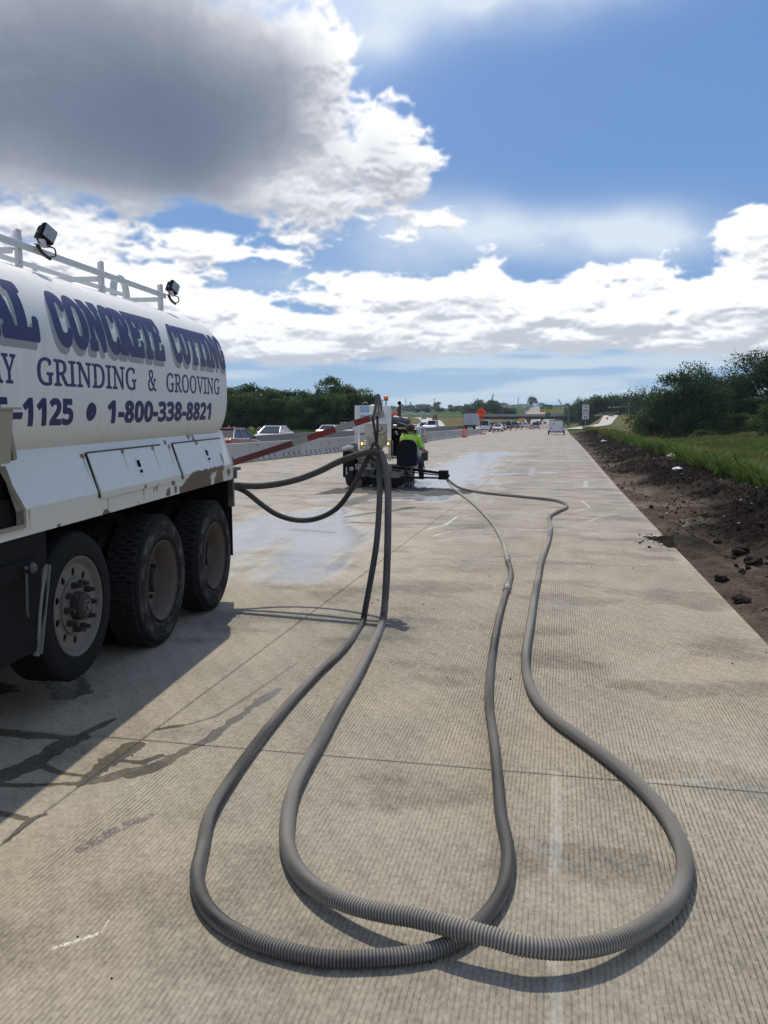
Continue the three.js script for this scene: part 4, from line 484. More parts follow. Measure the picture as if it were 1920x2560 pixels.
  part('sling', [tube([[-1.668, 1.655, -7.39], [-1.652, 1.735, -7.385], [-1.638, 1.83, -7.4], [-1.624, 1.9, -7.42], [-1.606, 1.83, -7.44], [-1.596, 1.74, -7.455], [-1.575, 1.7, -7.45]].map((p) => tl(...p)), 0.011, 30, 6), tube([[-1.655, 1.7, -7.45], [-1.648, 1.78, -7.44], [-1.632, 1.89, -7.42], [-1.622, 1.87, -7.41], [-1.61, 1.72, -7.385]].map((p) => tl(...p)), 0.01, 30, 6)], mStrap, boom);
  part('hanging_rope', [tube([[-1.668, 1.69, -7.38], [-1.655, 1.6, -7.4], [-1.645, 1.5, -7.41], [-1.642, 1.42, -7.415]].map((p) => tl(...p)), 0.011, 16, 6), tube([[-1.622, 1.7, -7.38], [-1.624, 1.6, -7.4], [-1.63, 1.5, -7.41], [-1.636, 1.42, -7.42]].map((p) => tl(...p)), 0.011, 16, 6), tube([[-1.68, 1.39, -7.37], [-1.65, 1.46, -7.38], [-1.6, 1.4, -7.38], [-1.59, 1.33, -7.42], [-1.64, 1.29, -7.46], [-1.69, 1.33, -7.44]].map((p) => tl(...p)), 0.014, 24, 6, true)], mRope, boom);
}

// ---------------------------------------------------------------- the two ribbed hoses
function hoseGeo(pts, R, pitch, amp, seg, tone) {
  const cv = new THREE.CatmullRomCurve3(pts.map((p) => V(...p)), false, 'centripetal'); cv.arcLengthDivisions = 1600; const L = cv.getLength(), per = 4, n = Math.round(L / pitch) * per, P = [], C = [], U = [], I = [];
  let T = cv.getTangentAt(0), Nn = V(0, 1, 0).cross(T).normalize(); const q = new THREE.Quaternion();
  for (let i = 0; i <= n; i++) {
    const t = i / n, c = cv.getPointAt(t), T2 = cv.getTangentAt(t); q.setFromUnitVectors(T, T2); Nn.applyQuaternion(q).sub(T2.clone().multiplyScalar(Nn.dot(T2))).normalize(); T = T2; const Bn = T.clone().cross(Nn), low = i % per >= 2;
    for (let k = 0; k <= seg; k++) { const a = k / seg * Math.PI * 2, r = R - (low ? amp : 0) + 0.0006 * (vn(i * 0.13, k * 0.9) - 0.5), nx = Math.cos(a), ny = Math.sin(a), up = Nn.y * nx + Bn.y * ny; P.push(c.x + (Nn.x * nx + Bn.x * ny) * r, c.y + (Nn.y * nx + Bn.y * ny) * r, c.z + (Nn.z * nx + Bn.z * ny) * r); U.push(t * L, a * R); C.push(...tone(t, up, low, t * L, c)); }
    if (i) for (let k = 0; k < seg; k++) { const b = i * (seg + 1) + k, a = b - seg - 1; I.push(a, a + 1, b + 1, a, b + 1, b); }
  }
  const g = new THREE.BufferGeometry(); g.setAttribute('position', new THREE.Float32BufferAttribute(P, 3)); g.setAttribute('color', new THREE.Float32BufferAttribute(C, 3)); g.setAttribute('uv', new THREE.Float32BufferAttribute(U, 2)); g.setIndex(I); g.computeVertexNormals(); return g;
}
{
  const matHose = new THREE.MeshPhysicalMaterial({ color: 0xffffff, roughness: 0.8, specularIntensity: 0.5, vertexColors: true });
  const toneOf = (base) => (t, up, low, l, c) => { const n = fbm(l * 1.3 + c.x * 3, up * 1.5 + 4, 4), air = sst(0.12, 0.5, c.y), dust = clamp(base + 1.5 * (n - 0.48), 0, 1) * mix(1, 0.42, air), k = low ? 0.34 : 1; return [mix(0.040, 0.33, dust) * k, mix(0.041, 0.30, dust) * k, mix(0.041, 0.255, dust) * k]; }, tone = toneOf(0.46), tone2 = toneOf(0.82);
  const pale = (t, up, low, l) => { const n = fbm(l * 2, up * 2, 3); return [0.2 + 0.16 * n, 0.19 + 0.15 * n, 0.165 + 0.12 * n]; };
  const h1 = thing('suction_hose', 'ribbed grey hose making the left hand, lower loop on the concrete', 'hose');
  const g1 = [[-1.542, 0.0275, -6.474], [-1.484, 0.0275, -5.615], [-1.494, 0.0275, -4.929], [-1.484, 0.0275, -4.353], [-1.454, 0.0275, -3.818], [-1.414, 0.0275, -3.373], [-1.363, 0.0275, -3.02], [-1.283, 0.0275, -2.767], [-1.212, 0.0275, -2.565], [-1.121, 0.0275, -2.424], [-1.02, 0.0275, -2.333], [-0.898, 0.0275, -2.273], [-0.777, 0.0275, -2.243], [-0.656, 0.0275, -2.232], [-0.546, 0.0275, -2.253], [-0.435, 0.0275, -2.288], [-0.334, 0.0275, -2.343], [-0.262, 0.0275, -2.424], [-0.202, 0.0275, -2.545], [-0.163, 0.0275, -2.686], [-0.151, 0.0275, -2.838], [-0.161, 0.0275, -3.01], [-0.202, 0.0275, -3.262], [-0.242, 0.0275, -3.626], [-0.292, 0.0275, -4.06], [-0.364, 0.0275, -4.625], [-0.404, 0.0275, -5.161], [-0.435, 0.0275, -5.837], [-0.465, 0.0275, -6.878], [-0.475, 0.0275, -8.11]];
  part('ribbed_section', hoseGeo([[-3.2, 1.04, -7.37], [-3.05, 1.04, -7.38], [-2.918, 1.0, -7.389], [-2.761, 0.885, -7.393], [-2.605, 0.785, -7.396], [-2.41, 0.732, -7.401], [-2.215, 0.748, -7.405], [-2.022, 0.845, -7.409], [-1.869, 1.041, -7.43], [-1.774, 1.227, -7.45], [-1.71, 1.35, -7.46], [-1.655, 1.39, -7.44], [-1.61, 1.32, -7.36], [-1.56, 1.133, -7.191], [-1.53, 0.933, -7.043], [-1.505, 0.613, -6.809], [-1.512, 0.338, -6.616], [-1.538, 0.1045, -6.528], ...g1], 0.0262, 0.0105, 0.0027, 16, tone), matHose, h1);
  const sm = [[-0.474, 0.0275, -8.094], [-0.494, 0.0275, -9.021], [-0.575, 0.0275, -9.818]], sm2 = [[-0.575, 0.0275, -9.818], [-0.684, 0.0275, -10.939], [-0.794, 0.0275, -11.864], [-1.106, 0.0275, -13.915], [-1.77, 0.0275, -17.304], [-2.3, 0.04, -19.6], [-2.62, 0.1, -20.7], [-2.82, 0.24, -21.2]];
  part('smooth_section', hoseGeo(sm, 0.030, 0.05, 0.0005, 14, tone), matHose, h1); part('smooth_section', hoseGeo(sm2, 0.025, 0.05, 0.0004, 14, pale), matHose, h1);
  const mCoup = M(0.33, 0.31, 0.27, 0.6, 0.4), coup = (p, q, r) => { const d = V(...q).sub(V(...p)).normalize().multiplyScalar(0.16), c = V(...p); return [bar(c.clone().sub(d).toArray(), c.clone().add(d).toArray(), r, 18), ...[-0.9, -0.45, 0.45, 0.9].map((k) => bar(c.clone().addScaledVector(d, k).toArray(), c.clone().addScaledVector(d, k + 0.12).toArray(), r * 1.16, 18))]; };
  part('coupling', coup([-0.475, 0.0295, -8.11], [-0.48, 0.0295, -8.484], 0.032), mCoup, h1); part('coupling', coup([-0.576, 0.0275, -9.837], [-0.606, 0.0275, -10.2], 0.029), mCoup, h1);
  const h2 = thing('suction_hose', 'ribbed grey hose making the right hand loop, crossing over the other', 'hose');
  const lift = [[-1.381, 0.0325, -6.485], [-1.289, 0.0325, -5.638], [-1.228, 0.0325, -4.973], [-1.188, 0.0325, -4.359], [-1.148, 0.0325, -3.876], [-1.118, 0.0325, -3.474], [-1.088, 0.0325, -3.242], [-1.027, 0.0325, -3], [-0.967, 0.0325, -2.829], [-0.883, 0.0368, -2.678], [-0.769, 0.0468, -2.551], [-0.641, 0.0604, -2.469], [-0.513, 0.0753, -2.419], [-0.407, 0.0864, -2.394], [-0.257, 0.0926, -2.354], [-0.165, 0.0902, -2.339], [-0.082, 0.084, -2.327], [0.02, 0.074, -2.345], [0.117, 0.0641, -2.391], [0.208, 0.053, -2.467], [0.298, 0.043, -2.573], [0.389, 0.0362, -2.712], [0.453, 0.0331, -2.891], [0.478, 0.0325, -3.061], [0.473, 0.0325, -3.242], [0.443, 0.0325, -3.433], [0.373, 0.0325, -3.665], [0.271, 0.0325, -3.906], [0.151, 0.0325, -4.148], [0.01, 0.0325, -4.42], [-0.101, 0.0325, -4.752], [-0.171, 0.0325, -5.195], [-0.201, 0.0325, -5.738], [-0.201, 0.0325, -6.574], [-0.201, 0.0325, -7.681], [-0.191, 0.0325, -8.789]];
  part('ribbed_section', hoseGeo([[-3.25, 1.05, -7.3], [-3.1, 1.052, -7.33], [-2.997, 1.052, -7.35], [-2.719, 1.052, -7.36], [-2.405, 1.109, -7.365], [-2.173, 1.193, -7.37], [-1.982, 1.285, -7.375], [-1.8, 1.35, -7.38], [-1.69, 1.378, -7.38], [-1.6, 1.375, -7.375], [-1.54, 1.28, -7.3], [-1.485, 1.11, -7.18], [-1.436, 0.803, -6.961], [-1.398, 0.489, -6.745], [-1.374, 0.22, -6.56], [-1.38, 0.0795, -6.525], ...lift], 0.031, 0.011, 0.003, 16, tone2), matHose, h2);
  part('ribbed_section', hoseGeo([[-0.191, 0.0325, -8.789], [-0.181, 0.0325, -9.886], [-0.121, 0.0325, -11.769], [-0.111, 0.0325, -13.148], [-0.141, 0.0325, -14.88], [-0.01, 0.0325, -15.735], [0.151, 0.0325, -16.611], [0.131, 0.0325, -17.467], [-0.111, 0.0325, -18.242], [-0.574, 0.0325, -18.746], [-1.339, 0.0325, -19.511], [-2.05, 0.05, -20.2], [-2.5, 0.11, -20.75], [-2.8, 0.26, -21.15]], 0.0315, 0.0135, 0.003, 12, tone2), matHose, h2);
}
// ---------------------------------------------------------------- soft bodies: tapered capsules joined by a smooth minimum
function sdfMesh(caps, k, cell, pad = 0.06) { // caps: [[ax,ay,az,ar],[bx,by,bz,br]]
  const lo = [1e9, 1e9, 1e9], hi = [-1e9, -1e9, -1e9]; for (const c of caps) for (const e of c) for (let i = 0; i < 3; i++) { lo[i] = Math.min(lo[i], e[i] - e[3]); hi[i] = Math.max(hi[i], e[i] + e[3]); }
  const half = Math.max(...hi.map((h, i) => (h - lo[i]) / 2)) + pad, c0 = lo.map((l, i) => (l + hi[i]) / 2), res = Math.min(110, Math.ceil(half * 2 / cell)), mc = new MarchingCubes(res, new THREE.MeshBasicMaterial(), false, false, 120000);
  mc.isolation = 0; const boxed = caps.map(([a, b]) => [a, b, [0, 1, 2].map((i) => Math.min(a[i] - a[3], b[i] - b[3]) - 0.1).concat([0, 1, 2].map((i) => Math.max(a[i] + a[3], b[i] + b[3]) + 0.1))]);
  for (let z = 0; z < res; z++) for (let y = 0; y < res; y++) for (let x = 0; x < res; x++) {
    const p = [c0[0] + (x - res / 2) / (res / 2) * half, c0[1] + (y - res / 2) / (res / 2) * half, c0[2] + (z - res / 2) / (res / 2) * half]; let d = 0.12;
    for (const [a, b, B] of boxed) { if (p[0] < B[0] || p[0] > B[3] || p[1] < B[1] || p[1] > B[4] || p[2] < B[2] || p[2] > B[5]) continue; const u = [b[0] - a[0], b[1] - a[1], b[2] - a[2]], v = [p[0] - a[0], p[1] - a[1], p[2] - a[2]], t = clamp((u[0] * v[0] + u[1] * v[1] + u[2] * v[2]) / (u[0] * u[0] + u[1] * u[1] + u[2] * u[2] + 1e-9), 0, 1), e = Math.hypot(v[0] - u[0] * t, v[1] - u[1] * t, v[2] - u[2] * t) - mix(a[3], b[3], t), h = Math.max(k - Math.abs(d - e), 0) / k; d = Math.min(d, e) - h * h * k * 0.25; }
    mc.field[x + y * res + z * res * res] = -d;
  }
  mc.update(); const n = mc.count, g = new THREE.BufferGeometry(); g.setAttribute('position', new THREE.BufferAttribute(mc.positionArray.slice(0, n * 3), 3)); g.setAttribute('normal', new THREE.BufferAttribute(mc.normalArray.slice(0, n * 3), 3)); g.scale(half, half, half); return g.translate(...c0);
}
// ---------------------------------------------------------------- the grinding machine (its own axes: x right, y up, z towards the camera)
const MP = [-4.764, 0, -21.49];
{
  const g = thing('grinding_machine', 'white pavement grinding machine with hopper, engine and side arm on the wet road', 'machine', MP);
  const r = rng(8), dusty = (a, b, c, n = 0.004) => M(a, b, c, 0.85, 0, { bumpMap: grainBump, bumpScale: n });
  const white = new THREE.MeshPhysicalMaterial({ color: rgb(0.66, 0.66, 0.63), roughness: 0.5, clearcoat: 0.2 }), cream = dusty(0.46, 0.44, 0.38), mud = dusty(0.24, 0.22, 0.18), dark = dusty(0.075, 0.07, 0.06), black = dull(0.010, 0.010, 0.011, 0.7), steel = M(0.3, 0.3, 0.29, 0.45, 0.6), rust = dusty(0.12, 0.06, 0.04), glass = M(0.25, 0.3, 0.4, 0.05, 0.9);
  const wt = new THREE.Group(); wt.name = 'water_tank'; g.add(wt);
  part('tank_box', [rbox(0.6, 0.76, 1.7, 0.02, -0.485, 1.82, -1.68), box(0.62, 0.012, 1.72, -0.485, 2.206, -1.68), rbox(0.12, 0.8, 0.1, 0.01, -0.73, 1.1, -0.9)], white, wt);
  part('tank_rim', [box(0.64, 0.02, 0.02, -0.485, 2.215, -0.82), box(0.02, 0.02, 1.7, -0.79, 2.215, -1.68)], black, wt);
  part('lid_handle', [tube([[-0.57, 2.21, -0.9], [-0.56, 2.26, -0.9], [-0.5, 2.275, -0.9], [-0.44, 2.26, -0.9], [-0.43, 2.21, -0.9]], 0.012, 16, 6)], steel, wt);
  part('mirror', [rbox(0.26, 0.27, 0.02, 0.01, -0.5, 2.02, -0.815)], glass, wt);
  part('silo', [cyl(0.12, 0.12, 0.5, -0.22, 1.92, -0.7, 0, 0, 0, 24), ball(0.12, -0.22, 2.17, -0.7, 1, 0.35, 1)], white, g);
  part('post', [rbox(0.1, 0.9, 0.06, 0.01, 0.365, 1.71, 0)], white, g); part('post', [rbox(0.075, 0.55, 0.05, 0.01, 0.375, 1.0, 0.0)], cream, g); part('post', [rbox(0.05, 0.72, 0.05, 0.01, -0.455, 1.35, 0)], white, g); part('post', [rbox(0.012, 0.55, 0.012, 0.004, 0.46, 0.98, 0.02)], steel, g); part('post', [rbox(0.02, 0.5, 0.02, 0.004, -0.36, 0.92, 0.06)], steel, g);
  part('cross_beam', [rbox(0.85, 0.06, 0.05, 0.01, -0.07, 1.71, 0), rbox(0.8, 0.04, 0.04, 0.008, -0.06, 1.95, -0.1)], white, g);
  part('back_plate', [rbox(0.42, 0.44, 0.02, 0.006, 0.1, 1.95, -0.25)], white, g);
  const hp = new THREE.Group(); hp.name = 'hopper'; g.add(hp);
  part('hopper_body', [cyl(0.32, 0.33, 0.32, -0.04, 1.54, -0.35, 0, 0.1, 0, 28), cyl(0.14, 0.32, 0.4, -0.04, 1.19, -0.35, 0, 0, 0, 28), cyl(0.1, 0.14, 0.12, -0.04, 0.94, -0.35, 0, 0, 0, 20)], cream, hp);
  part('hopper_rim', [place(new THREE.TorusGeometry(0.33, 0.015, 8, 32), -0.04, 1.7, -0.35, Math.PI / 2)], white, hp);
  // the red and blue badge on the hopper
  const badge = canvasTex(64, 64, (c) => { c.fillStyle = '#b9b4a8'; c.fillRect(0, 0, 64, 64); c.fillStyle = '#8a2c3a'; c.beginPath(); c.moveTo(6, 44); c.lineTo(22, 30); c.lineTo(34, 36); c.lineTo(30, 56); c.lineTo(14, 58); c.fill(); c.fillStyle = '#4b4a86'; c.beginPath(); c.moveTo(26, 22); c.lineTo(46, 8); c.lineTo(58, 20); c.lineTo(50, 50); c.lineTo(36, 40); c.fill(); c.fillStyle = '#ddd8d2'; c.fillRect(30, 26, 8, 8); c.fillRect(18, 40, 7, 5); c.fillRect(44, 30, 6, 9); });
  part('badge', [place(new THREE.CylinderGeometry(0.332, 0.332, 0.17, 12, 1, true, 0.25, 0.5), -0.04, 1.54, -0.35)], M(1, 1, 1, 0.5, 0, { map: badge }), hp);
  part('hopper_cable', [tube([[-0.1, 1.45, 0.0], [0.05, 1.4, 0.02], [0.2, 1.42, 0.0], [0.3, 1.5, -0.05]], 0.009, 18, 6)], black, hp);
  const beaconM = M(0.8, 0.2, 0.02, 0.35), bc = new THREE.Group(); bc.name = 'beacon'; g.add(bc);
  part('beacon_lens', [rbox(0.115, 0.095, 0.1, 0.02, 0.15, 2.39, -0.6)], beaconM, bc); part('beacon_post', [cyl(0.014, 0.014, 0.3, 0.15, 2.2, -0.6), rbox(0.1, 0.03, 0.08, 0.008, 0.15, 2.33, -0.6)], black, bc);
  const st = new THREE.Group(); st.name = 'exhaust_stack'; g.add(st);
  part('stack_pipe', [cyl(0.055, 0.055, 0.34, 0.245, 2.02, -2, 0, 0, 0, 20)], rust, st); part('rain_cap', [cyl(0.056, 0.056, 0.012, 0.255, 2.285, -1.98, Math.PI / 2 - 0.15, 0, 0, 28), cyl(0.012, 0.012, 0.06, 0.25, 2.21, -2)], black, st);
  part('muffler', [place(new THREE.CapsuleGeometry(0.115, 0.34, 6, 20), 0.33, 1.79, -1.85, 0.35, 0, Math.PI / 2 - 0.15), place(new THREE.TorusGeometry(0.117, 0.008, 6, 24), 0.4, 1.79, -1.85, 0, Math.PI / 2 - 0.1)], M(0.15, 0.15, 0.15, 0.45, 0.5), g);
  part('engine_hood', [place(prism([[0.2, 1.6], [0.2, 1.74], [0.34, 1.75], [0.52, 1.7], [0.7, 1.62], [0.7, 1.59]], 1.3), 0, 0, -2.2), box(0.5, 0.012, 1.3, 0.46, 1.6, -1.5)], M(0.02, 0.022, 0.026, 0.35), g);
  part('engine_block', [rbox(0.5, 0.75, 1.5, 0.03, 0.5, 1.18, -1.4), ...[...Array(16)].map(() => rbox(0.06 + 0.12 * r(), 0.05 + 0.14 * r(), 0.1, 0.01, 0.3 + 0.4 * r(), 0.95 + 0.6 * r(), -0.64)), tube([[0.35, 1.5, -0.6], [0.4, 1.3, -0.52], [0.5, 1.2, -0.55], [0.55, 1.0, -0.6]], 0.025, 16, 8), tube([[0.3, 1.4, -0.6], [0.33, 1.15, -0.5], [0.42, 0.95, -0.5]], 0.018, 16, 8)], black, g);
  for (const q of [cyl(0.05, 0.05, 0.09, 0.42, 1.62, -0.5, 0, 0, Math.PI / 2), cyl(0.035, 0.035, 0.1, 0.46, 1.44, -0.5, 0.3, 0, 0.4)]) part('air_filter', [q], steel, g);
  const cb = new THREE.Group(); cb.name = 'engine_cabinet'; g.add(cb);
  part('cabinet_box', [rbox(0.3, 0.78, 0.75, 0.02, 0.72, 1.23, -2.37), rbox(0.28, 0.5, 0.7, 0.02, 0.72, 0.62, -2.4)], white, cb);
  for (const [y, h] of [[1.5, 0.14], [1.26, 0.28], [0.92, 0.2]]) part('vent', [box(0.012, h, 0.55, 0.874, y, -2.37), ...[0, 1, 2, 3].map((i) => box(0.02, 0.012, 0.56, 0.877, y - h / 2 + (i + 0.5) * h / 4, -2.37))], M(0.25, 0.26, 0.28, 0.6), cb);
  part('open_flap', [place(new THREE.BoxGeometry(0.24, 0.012, 0.5), 0.66, 1.6, -1.75, 0, 0, -0.55)], white, cb);
  // frame, wheels, grinding head
  part('main_frame', [rbox(0.1, 0.14, 3.2, 0.01, -0.42, 0.52, -1.5), rbox(0.1, 0.14, 3.2, 0.01, 0.4, 0.52, -1.5), rbox(1.3, 0.16, 0.12, 0.015, 0.1, 0.55, 0.02), rbox(0.9, 0.24, 0.14, 0.02, 0.36, 0.38, -0.02), rbox(0.5, 0.4, 0.3, 0.03, -0.22, 0.48, -0.2), rbox(1.2, 0.05, 3.0, 0.01, 0.0, 0.8, -1.5)], mud, g);
  part('grinding_head', [rbox(1.25, 0.34, 0.8, 0.03, 0.1, 0.26, -0.75), rbox(0.3, 0.5, 0.4, 0.04, -0.25, 0.62, -0.3), cyl(0.12, 0.12, 0.22, -0.36, 0.66, -0.05, 0, 0, Math.PI / 2, 20), cyl(0.15, 0.15, 0.08, -0.2, 0.62, 0.02, Math.PI / 2, 0, 0, 20), cyl(0.07, 0.07, 0.12, 0.02, 0.55, 0.08, Math.PI / 2, 0, 0, 16), ...[...Array(14)].map(() => rbox(0.05 + 0.1 * r(), 0.05 + 0.1 * r(), 0.08, 0.008, -0.35 + 0.95 * r(), 0.3 + 0.4 * r(), 0.05))], dark, g);
  for (let i = 0; i < 6; i++) part('grinding_disc', [cyl(0.13, 0.13, 0.03, 0.55 + i * 0.062, 0.16, -0.55 - i * 0.08, 0, 0.12, Math.PI / 2, 20), cyl(0.05, 0.05, 0.034, 0.55 + i * 0.062, 0.16, -0.55 - i * 0.08, 0, 0.12, Math.PI / 2, 12)], i % 2 ? mud : dark, g);
  part('skirt_rubber', [rbox(1.2, 0.2, 0.02, 0.006, 0.12, 0.14, 0.06), rbox(0.3, 0.12, 0.06, 0.01, -0.35, 0.2, 0.1), rbox(0.12, 0.18, 0.08, 0.01, -0.37, 0.12, 0.13)], black, g);
  part('tail_box', [rbox(0.13, 0.16, 0.1, 0.01, -0.4, 0.13, 0.16)], rust, g); for (const q of [rbox(0.2, 0.02, 0.08, 0.004, -0.5, 0.1, 0.1), rbox(0.06, 0.02, 0.1, 0.004, -0.1, 0.06, 0.1)]) part('tail_step', [q], cream, g);
  for (const [x, z, w] of [[-0.72, -0.3, 0.26], [0.5, -0.1, 0.2], [-0.55, -2.7, 0.28], [0.4, -2.7, 0.28]]) { const wh = new THREE.Group(); wh.name = 'wheel'; g.add(wh); const R = x === 0.5 ? 0.15 : 0.4; wh.position.set(x, R, z); const tg = lathe([[0.55, -0.5], [0.8, -0.5], [0.95, -0.42], [1, -0.3], [1, 0.3], [0.95, 0.42], [0.8, 0.5], [0.55, 0.5]].map(([a, b]) => [a * R, b * w]), 36).rotateZ(Math.PI / 2); part('tyre', tg, M(0.016, 0.016, 0.017, 0.8), wh); part('rim', [cyl(R * 0.56, R * 0.56, w * 0.8, 0, 0, 0, 0, 0, Math.PI / 2, 24)], cream, wh); }
  part('fender', [rbox(0.3, 0.7, 0.03, 0.02, -0.74, 0.62, 0.05), place(new THREE.TorusGeometry(0.46, 0.03, 8, 24, Math.PI), -0.72, 0.42, -0.3, 0, Math.PI / 2)], black, g);
  part('side_plate', [rbox(0.18, 0.1, 0.05, 0.02, -0.68, 0.5, 0.09), rbox(0.05, 0.2, 0.06, 0.02, -0.77, 0.44, 0.08)], cream, g);
  const fan = new THREE.Group(); fan.name = 'blower'; g.add(fan);
  part('blower_ring', [place(new THREE.TorusGeometry(0.13, 0.03, 10, 28), -0.66, 1.04, -0.2), cyl(0.13, 0.13, 0.14, -0.66, 1.04, -0.26, Math.PI / 2, 0, 0, 24)], M(0.2, 0.2, 0.2, 0.6), fan); part('blower_duct', [tube([[-0.66, 1.04, -0.1], [-0.74, 1.06, -0.06], [-0.83, 1.03, -0.05], [-0.9, 1.0, -0.05]], 0.06, 16, 14), ball(0.03, -0.9, 0.99, -0.05)], dusty(0.5, 0.5, 0.47), fan); part('blower_cone', [cyl(0.13, 0.06, 0.16, -0.66, 0.9, -0.15, 0, 0, 0, 20)], M(0.3, 0.3, 0.3, 0.5, 0.3), fan);
  part('valve_bank', [rbox(0.14, 0.1, 0.1, 0.01, -0.24, 1.2, 0.02), cyl(0.02, 0.02, 0.2, -0.25, 1.14, 0.06, 0, 0, 1.4), bar([-0.3, 1.18, 0.06], [-0.16, 1.14, 0.08], 0.012), ball(0.035, -0.28, 1.05, 0.05)], steel, g);
  for (const x of [-0.35, 0.36]) { const l = new THREE.Group(); l.name = 'amber_light'; g.add(l); part('amber_lens', [place(new THREE.CapsuleGeometry(0.02, 0.035, 4, 12), x, 1.165, 0.1)], M(0.9, 0.5, 0.05, 0.3, 0, { emissive: rgb(1, 0.55, 0.04), emissiveIntensity: 1.6 }), l); part('amber_bezel', [rbox(0.05, 0.1, 0.03, 0.012, x, 1.16, 0.078)], black, l); const pl = new THREE.PointLight(new THREE.Color(1, 0.6, 0.1), 0.05); pl.position.set(x, 1.165, 0.14); pl.castShadow = true; l.add(pl); }
  // outrigger arm that feeds the hoses
  const arm = new THREE.Group(); arm.name = 'side_arm'; g.add(arm);
  part('arm_bar', [beam([0.5, 0.56, 0.15], [1.74, 0.42, 0.2], 0.05, 0.07)], dull(0.010, 0.010, 0.011, 0.6), arm); part('arm_bar', [beam([0.7, 0.3, 0.18], [1.74, 0.29, 0.2], 0.045, 0.045)], dull(0.010, 0.010, 0.011, 0.6), arm); part('arm_bar', [beam([0.5, 0.47, 0.05], [1.74, 0.36, 0.2], 0.03, 0.03), rbox(0.13, 0.26, 0.06, 0.01, 1.26, 0.38, 0.2), rbox(0.1, 0.2, 0.06, 0.01, 0.86, 0.45, 0.18)], black, arm);
  part('hose_box', [rbox(0.24, 0.24, 0.2, 0.012, 1.84, 0.37, 0.2), ...[[-0.07, 0.06], [0.05, 0.07], [-0.05, -0.05], [0.06, -0.04], [0, 0.02]].map(([a, b]) => cyl(0.018, 0.018, 0.03, 1.84 + a, 0.37 + b, 0.3, Math.PI / 2, 0, 0, 8)), cyl(0.045, 0.045, 0.1, 1.95, 0.36, 0.26, 0.6, 0, 1.1)], dull(0.011, 0.011, 0.012, 0.6), arm);
  // operator's place
  const seat = new THREE.Group(); seat.name = 'operator_seat'; g.add(seat);
  part('seat_back', [(() => { const s = new THREE.Shape(); s.moveTo(-0.24, 0); s.lineTo(-0.25, 0.35); s.bezierCurveTo(-0.25, 0.55, -0.19, 0.63, 0, 0.63); s.bezierCurveTo(0.19, 0.63, 0.25, 0.55, 0.25, 0.35); s.lineTo(0.24, 0); s.bezierCurveTo(0.2, -0.04, -0.2, -0.04, -0.24, 0); return place(new THREE.ExtrudeGeometry(s, { depth: 0.06, bevelEnabled: true, bevelSize: 0.02, bevelThickness: 0.02, bevelSegments: 3 }), 0.875, 0.63, 0.2, -0.06, 0.08, 0); })()], dull(0.008, 0.009, 0.011, 0.7), seat);
  part('seat_pan', [rbox(0.48, 0.12, 0.5, 0.04, 0.875, 0.68, -0.05)], M(0.014, 0.015, 0.018, 0.65), seat); part('seat_base', [rbox(0.5, 0.05, 0.4, 0.01, 0.875, 0.6, 0.05), rbox(0.3, 0.2, 0.3, 0.02, 0.85, 0.48, 0.0), place(new THREE.TorusGeometry(0.07, 0.012, 8, 20), 0.93, 0.52, 0.2), cyl(0.03, 0.03, 0.06, 0.65, 0.62, 0.2)], mud, seat);
  const con = new THREE.Group(); con.name = 'control_stand'; g.add(con);
  part('control_box', [rbox(0.16, 0.22, 0.2, 0.015, 1.24, 0.82, -0.45), rbox(0.06, 0.5, 0.06, 0.01, 1.13, 0.6, -0.42)], dark, con); part('control_leg', [bar([1.2, 0.72, -0.42], [1.28, 0.36, -0.4], 0.01), bar([1.3, 0.72, -0.45], [1.16, 0.7, -0.4], 0.01)], black, con); part('foot_plate', [rbox(0.5, 0.03, 0.5, 0.006, 1.0, 0.24, -0.55), rbox(0.04, 0.4, 0.04, 0.01, 0.8, 0.4, -0.5)], dark, con);
}
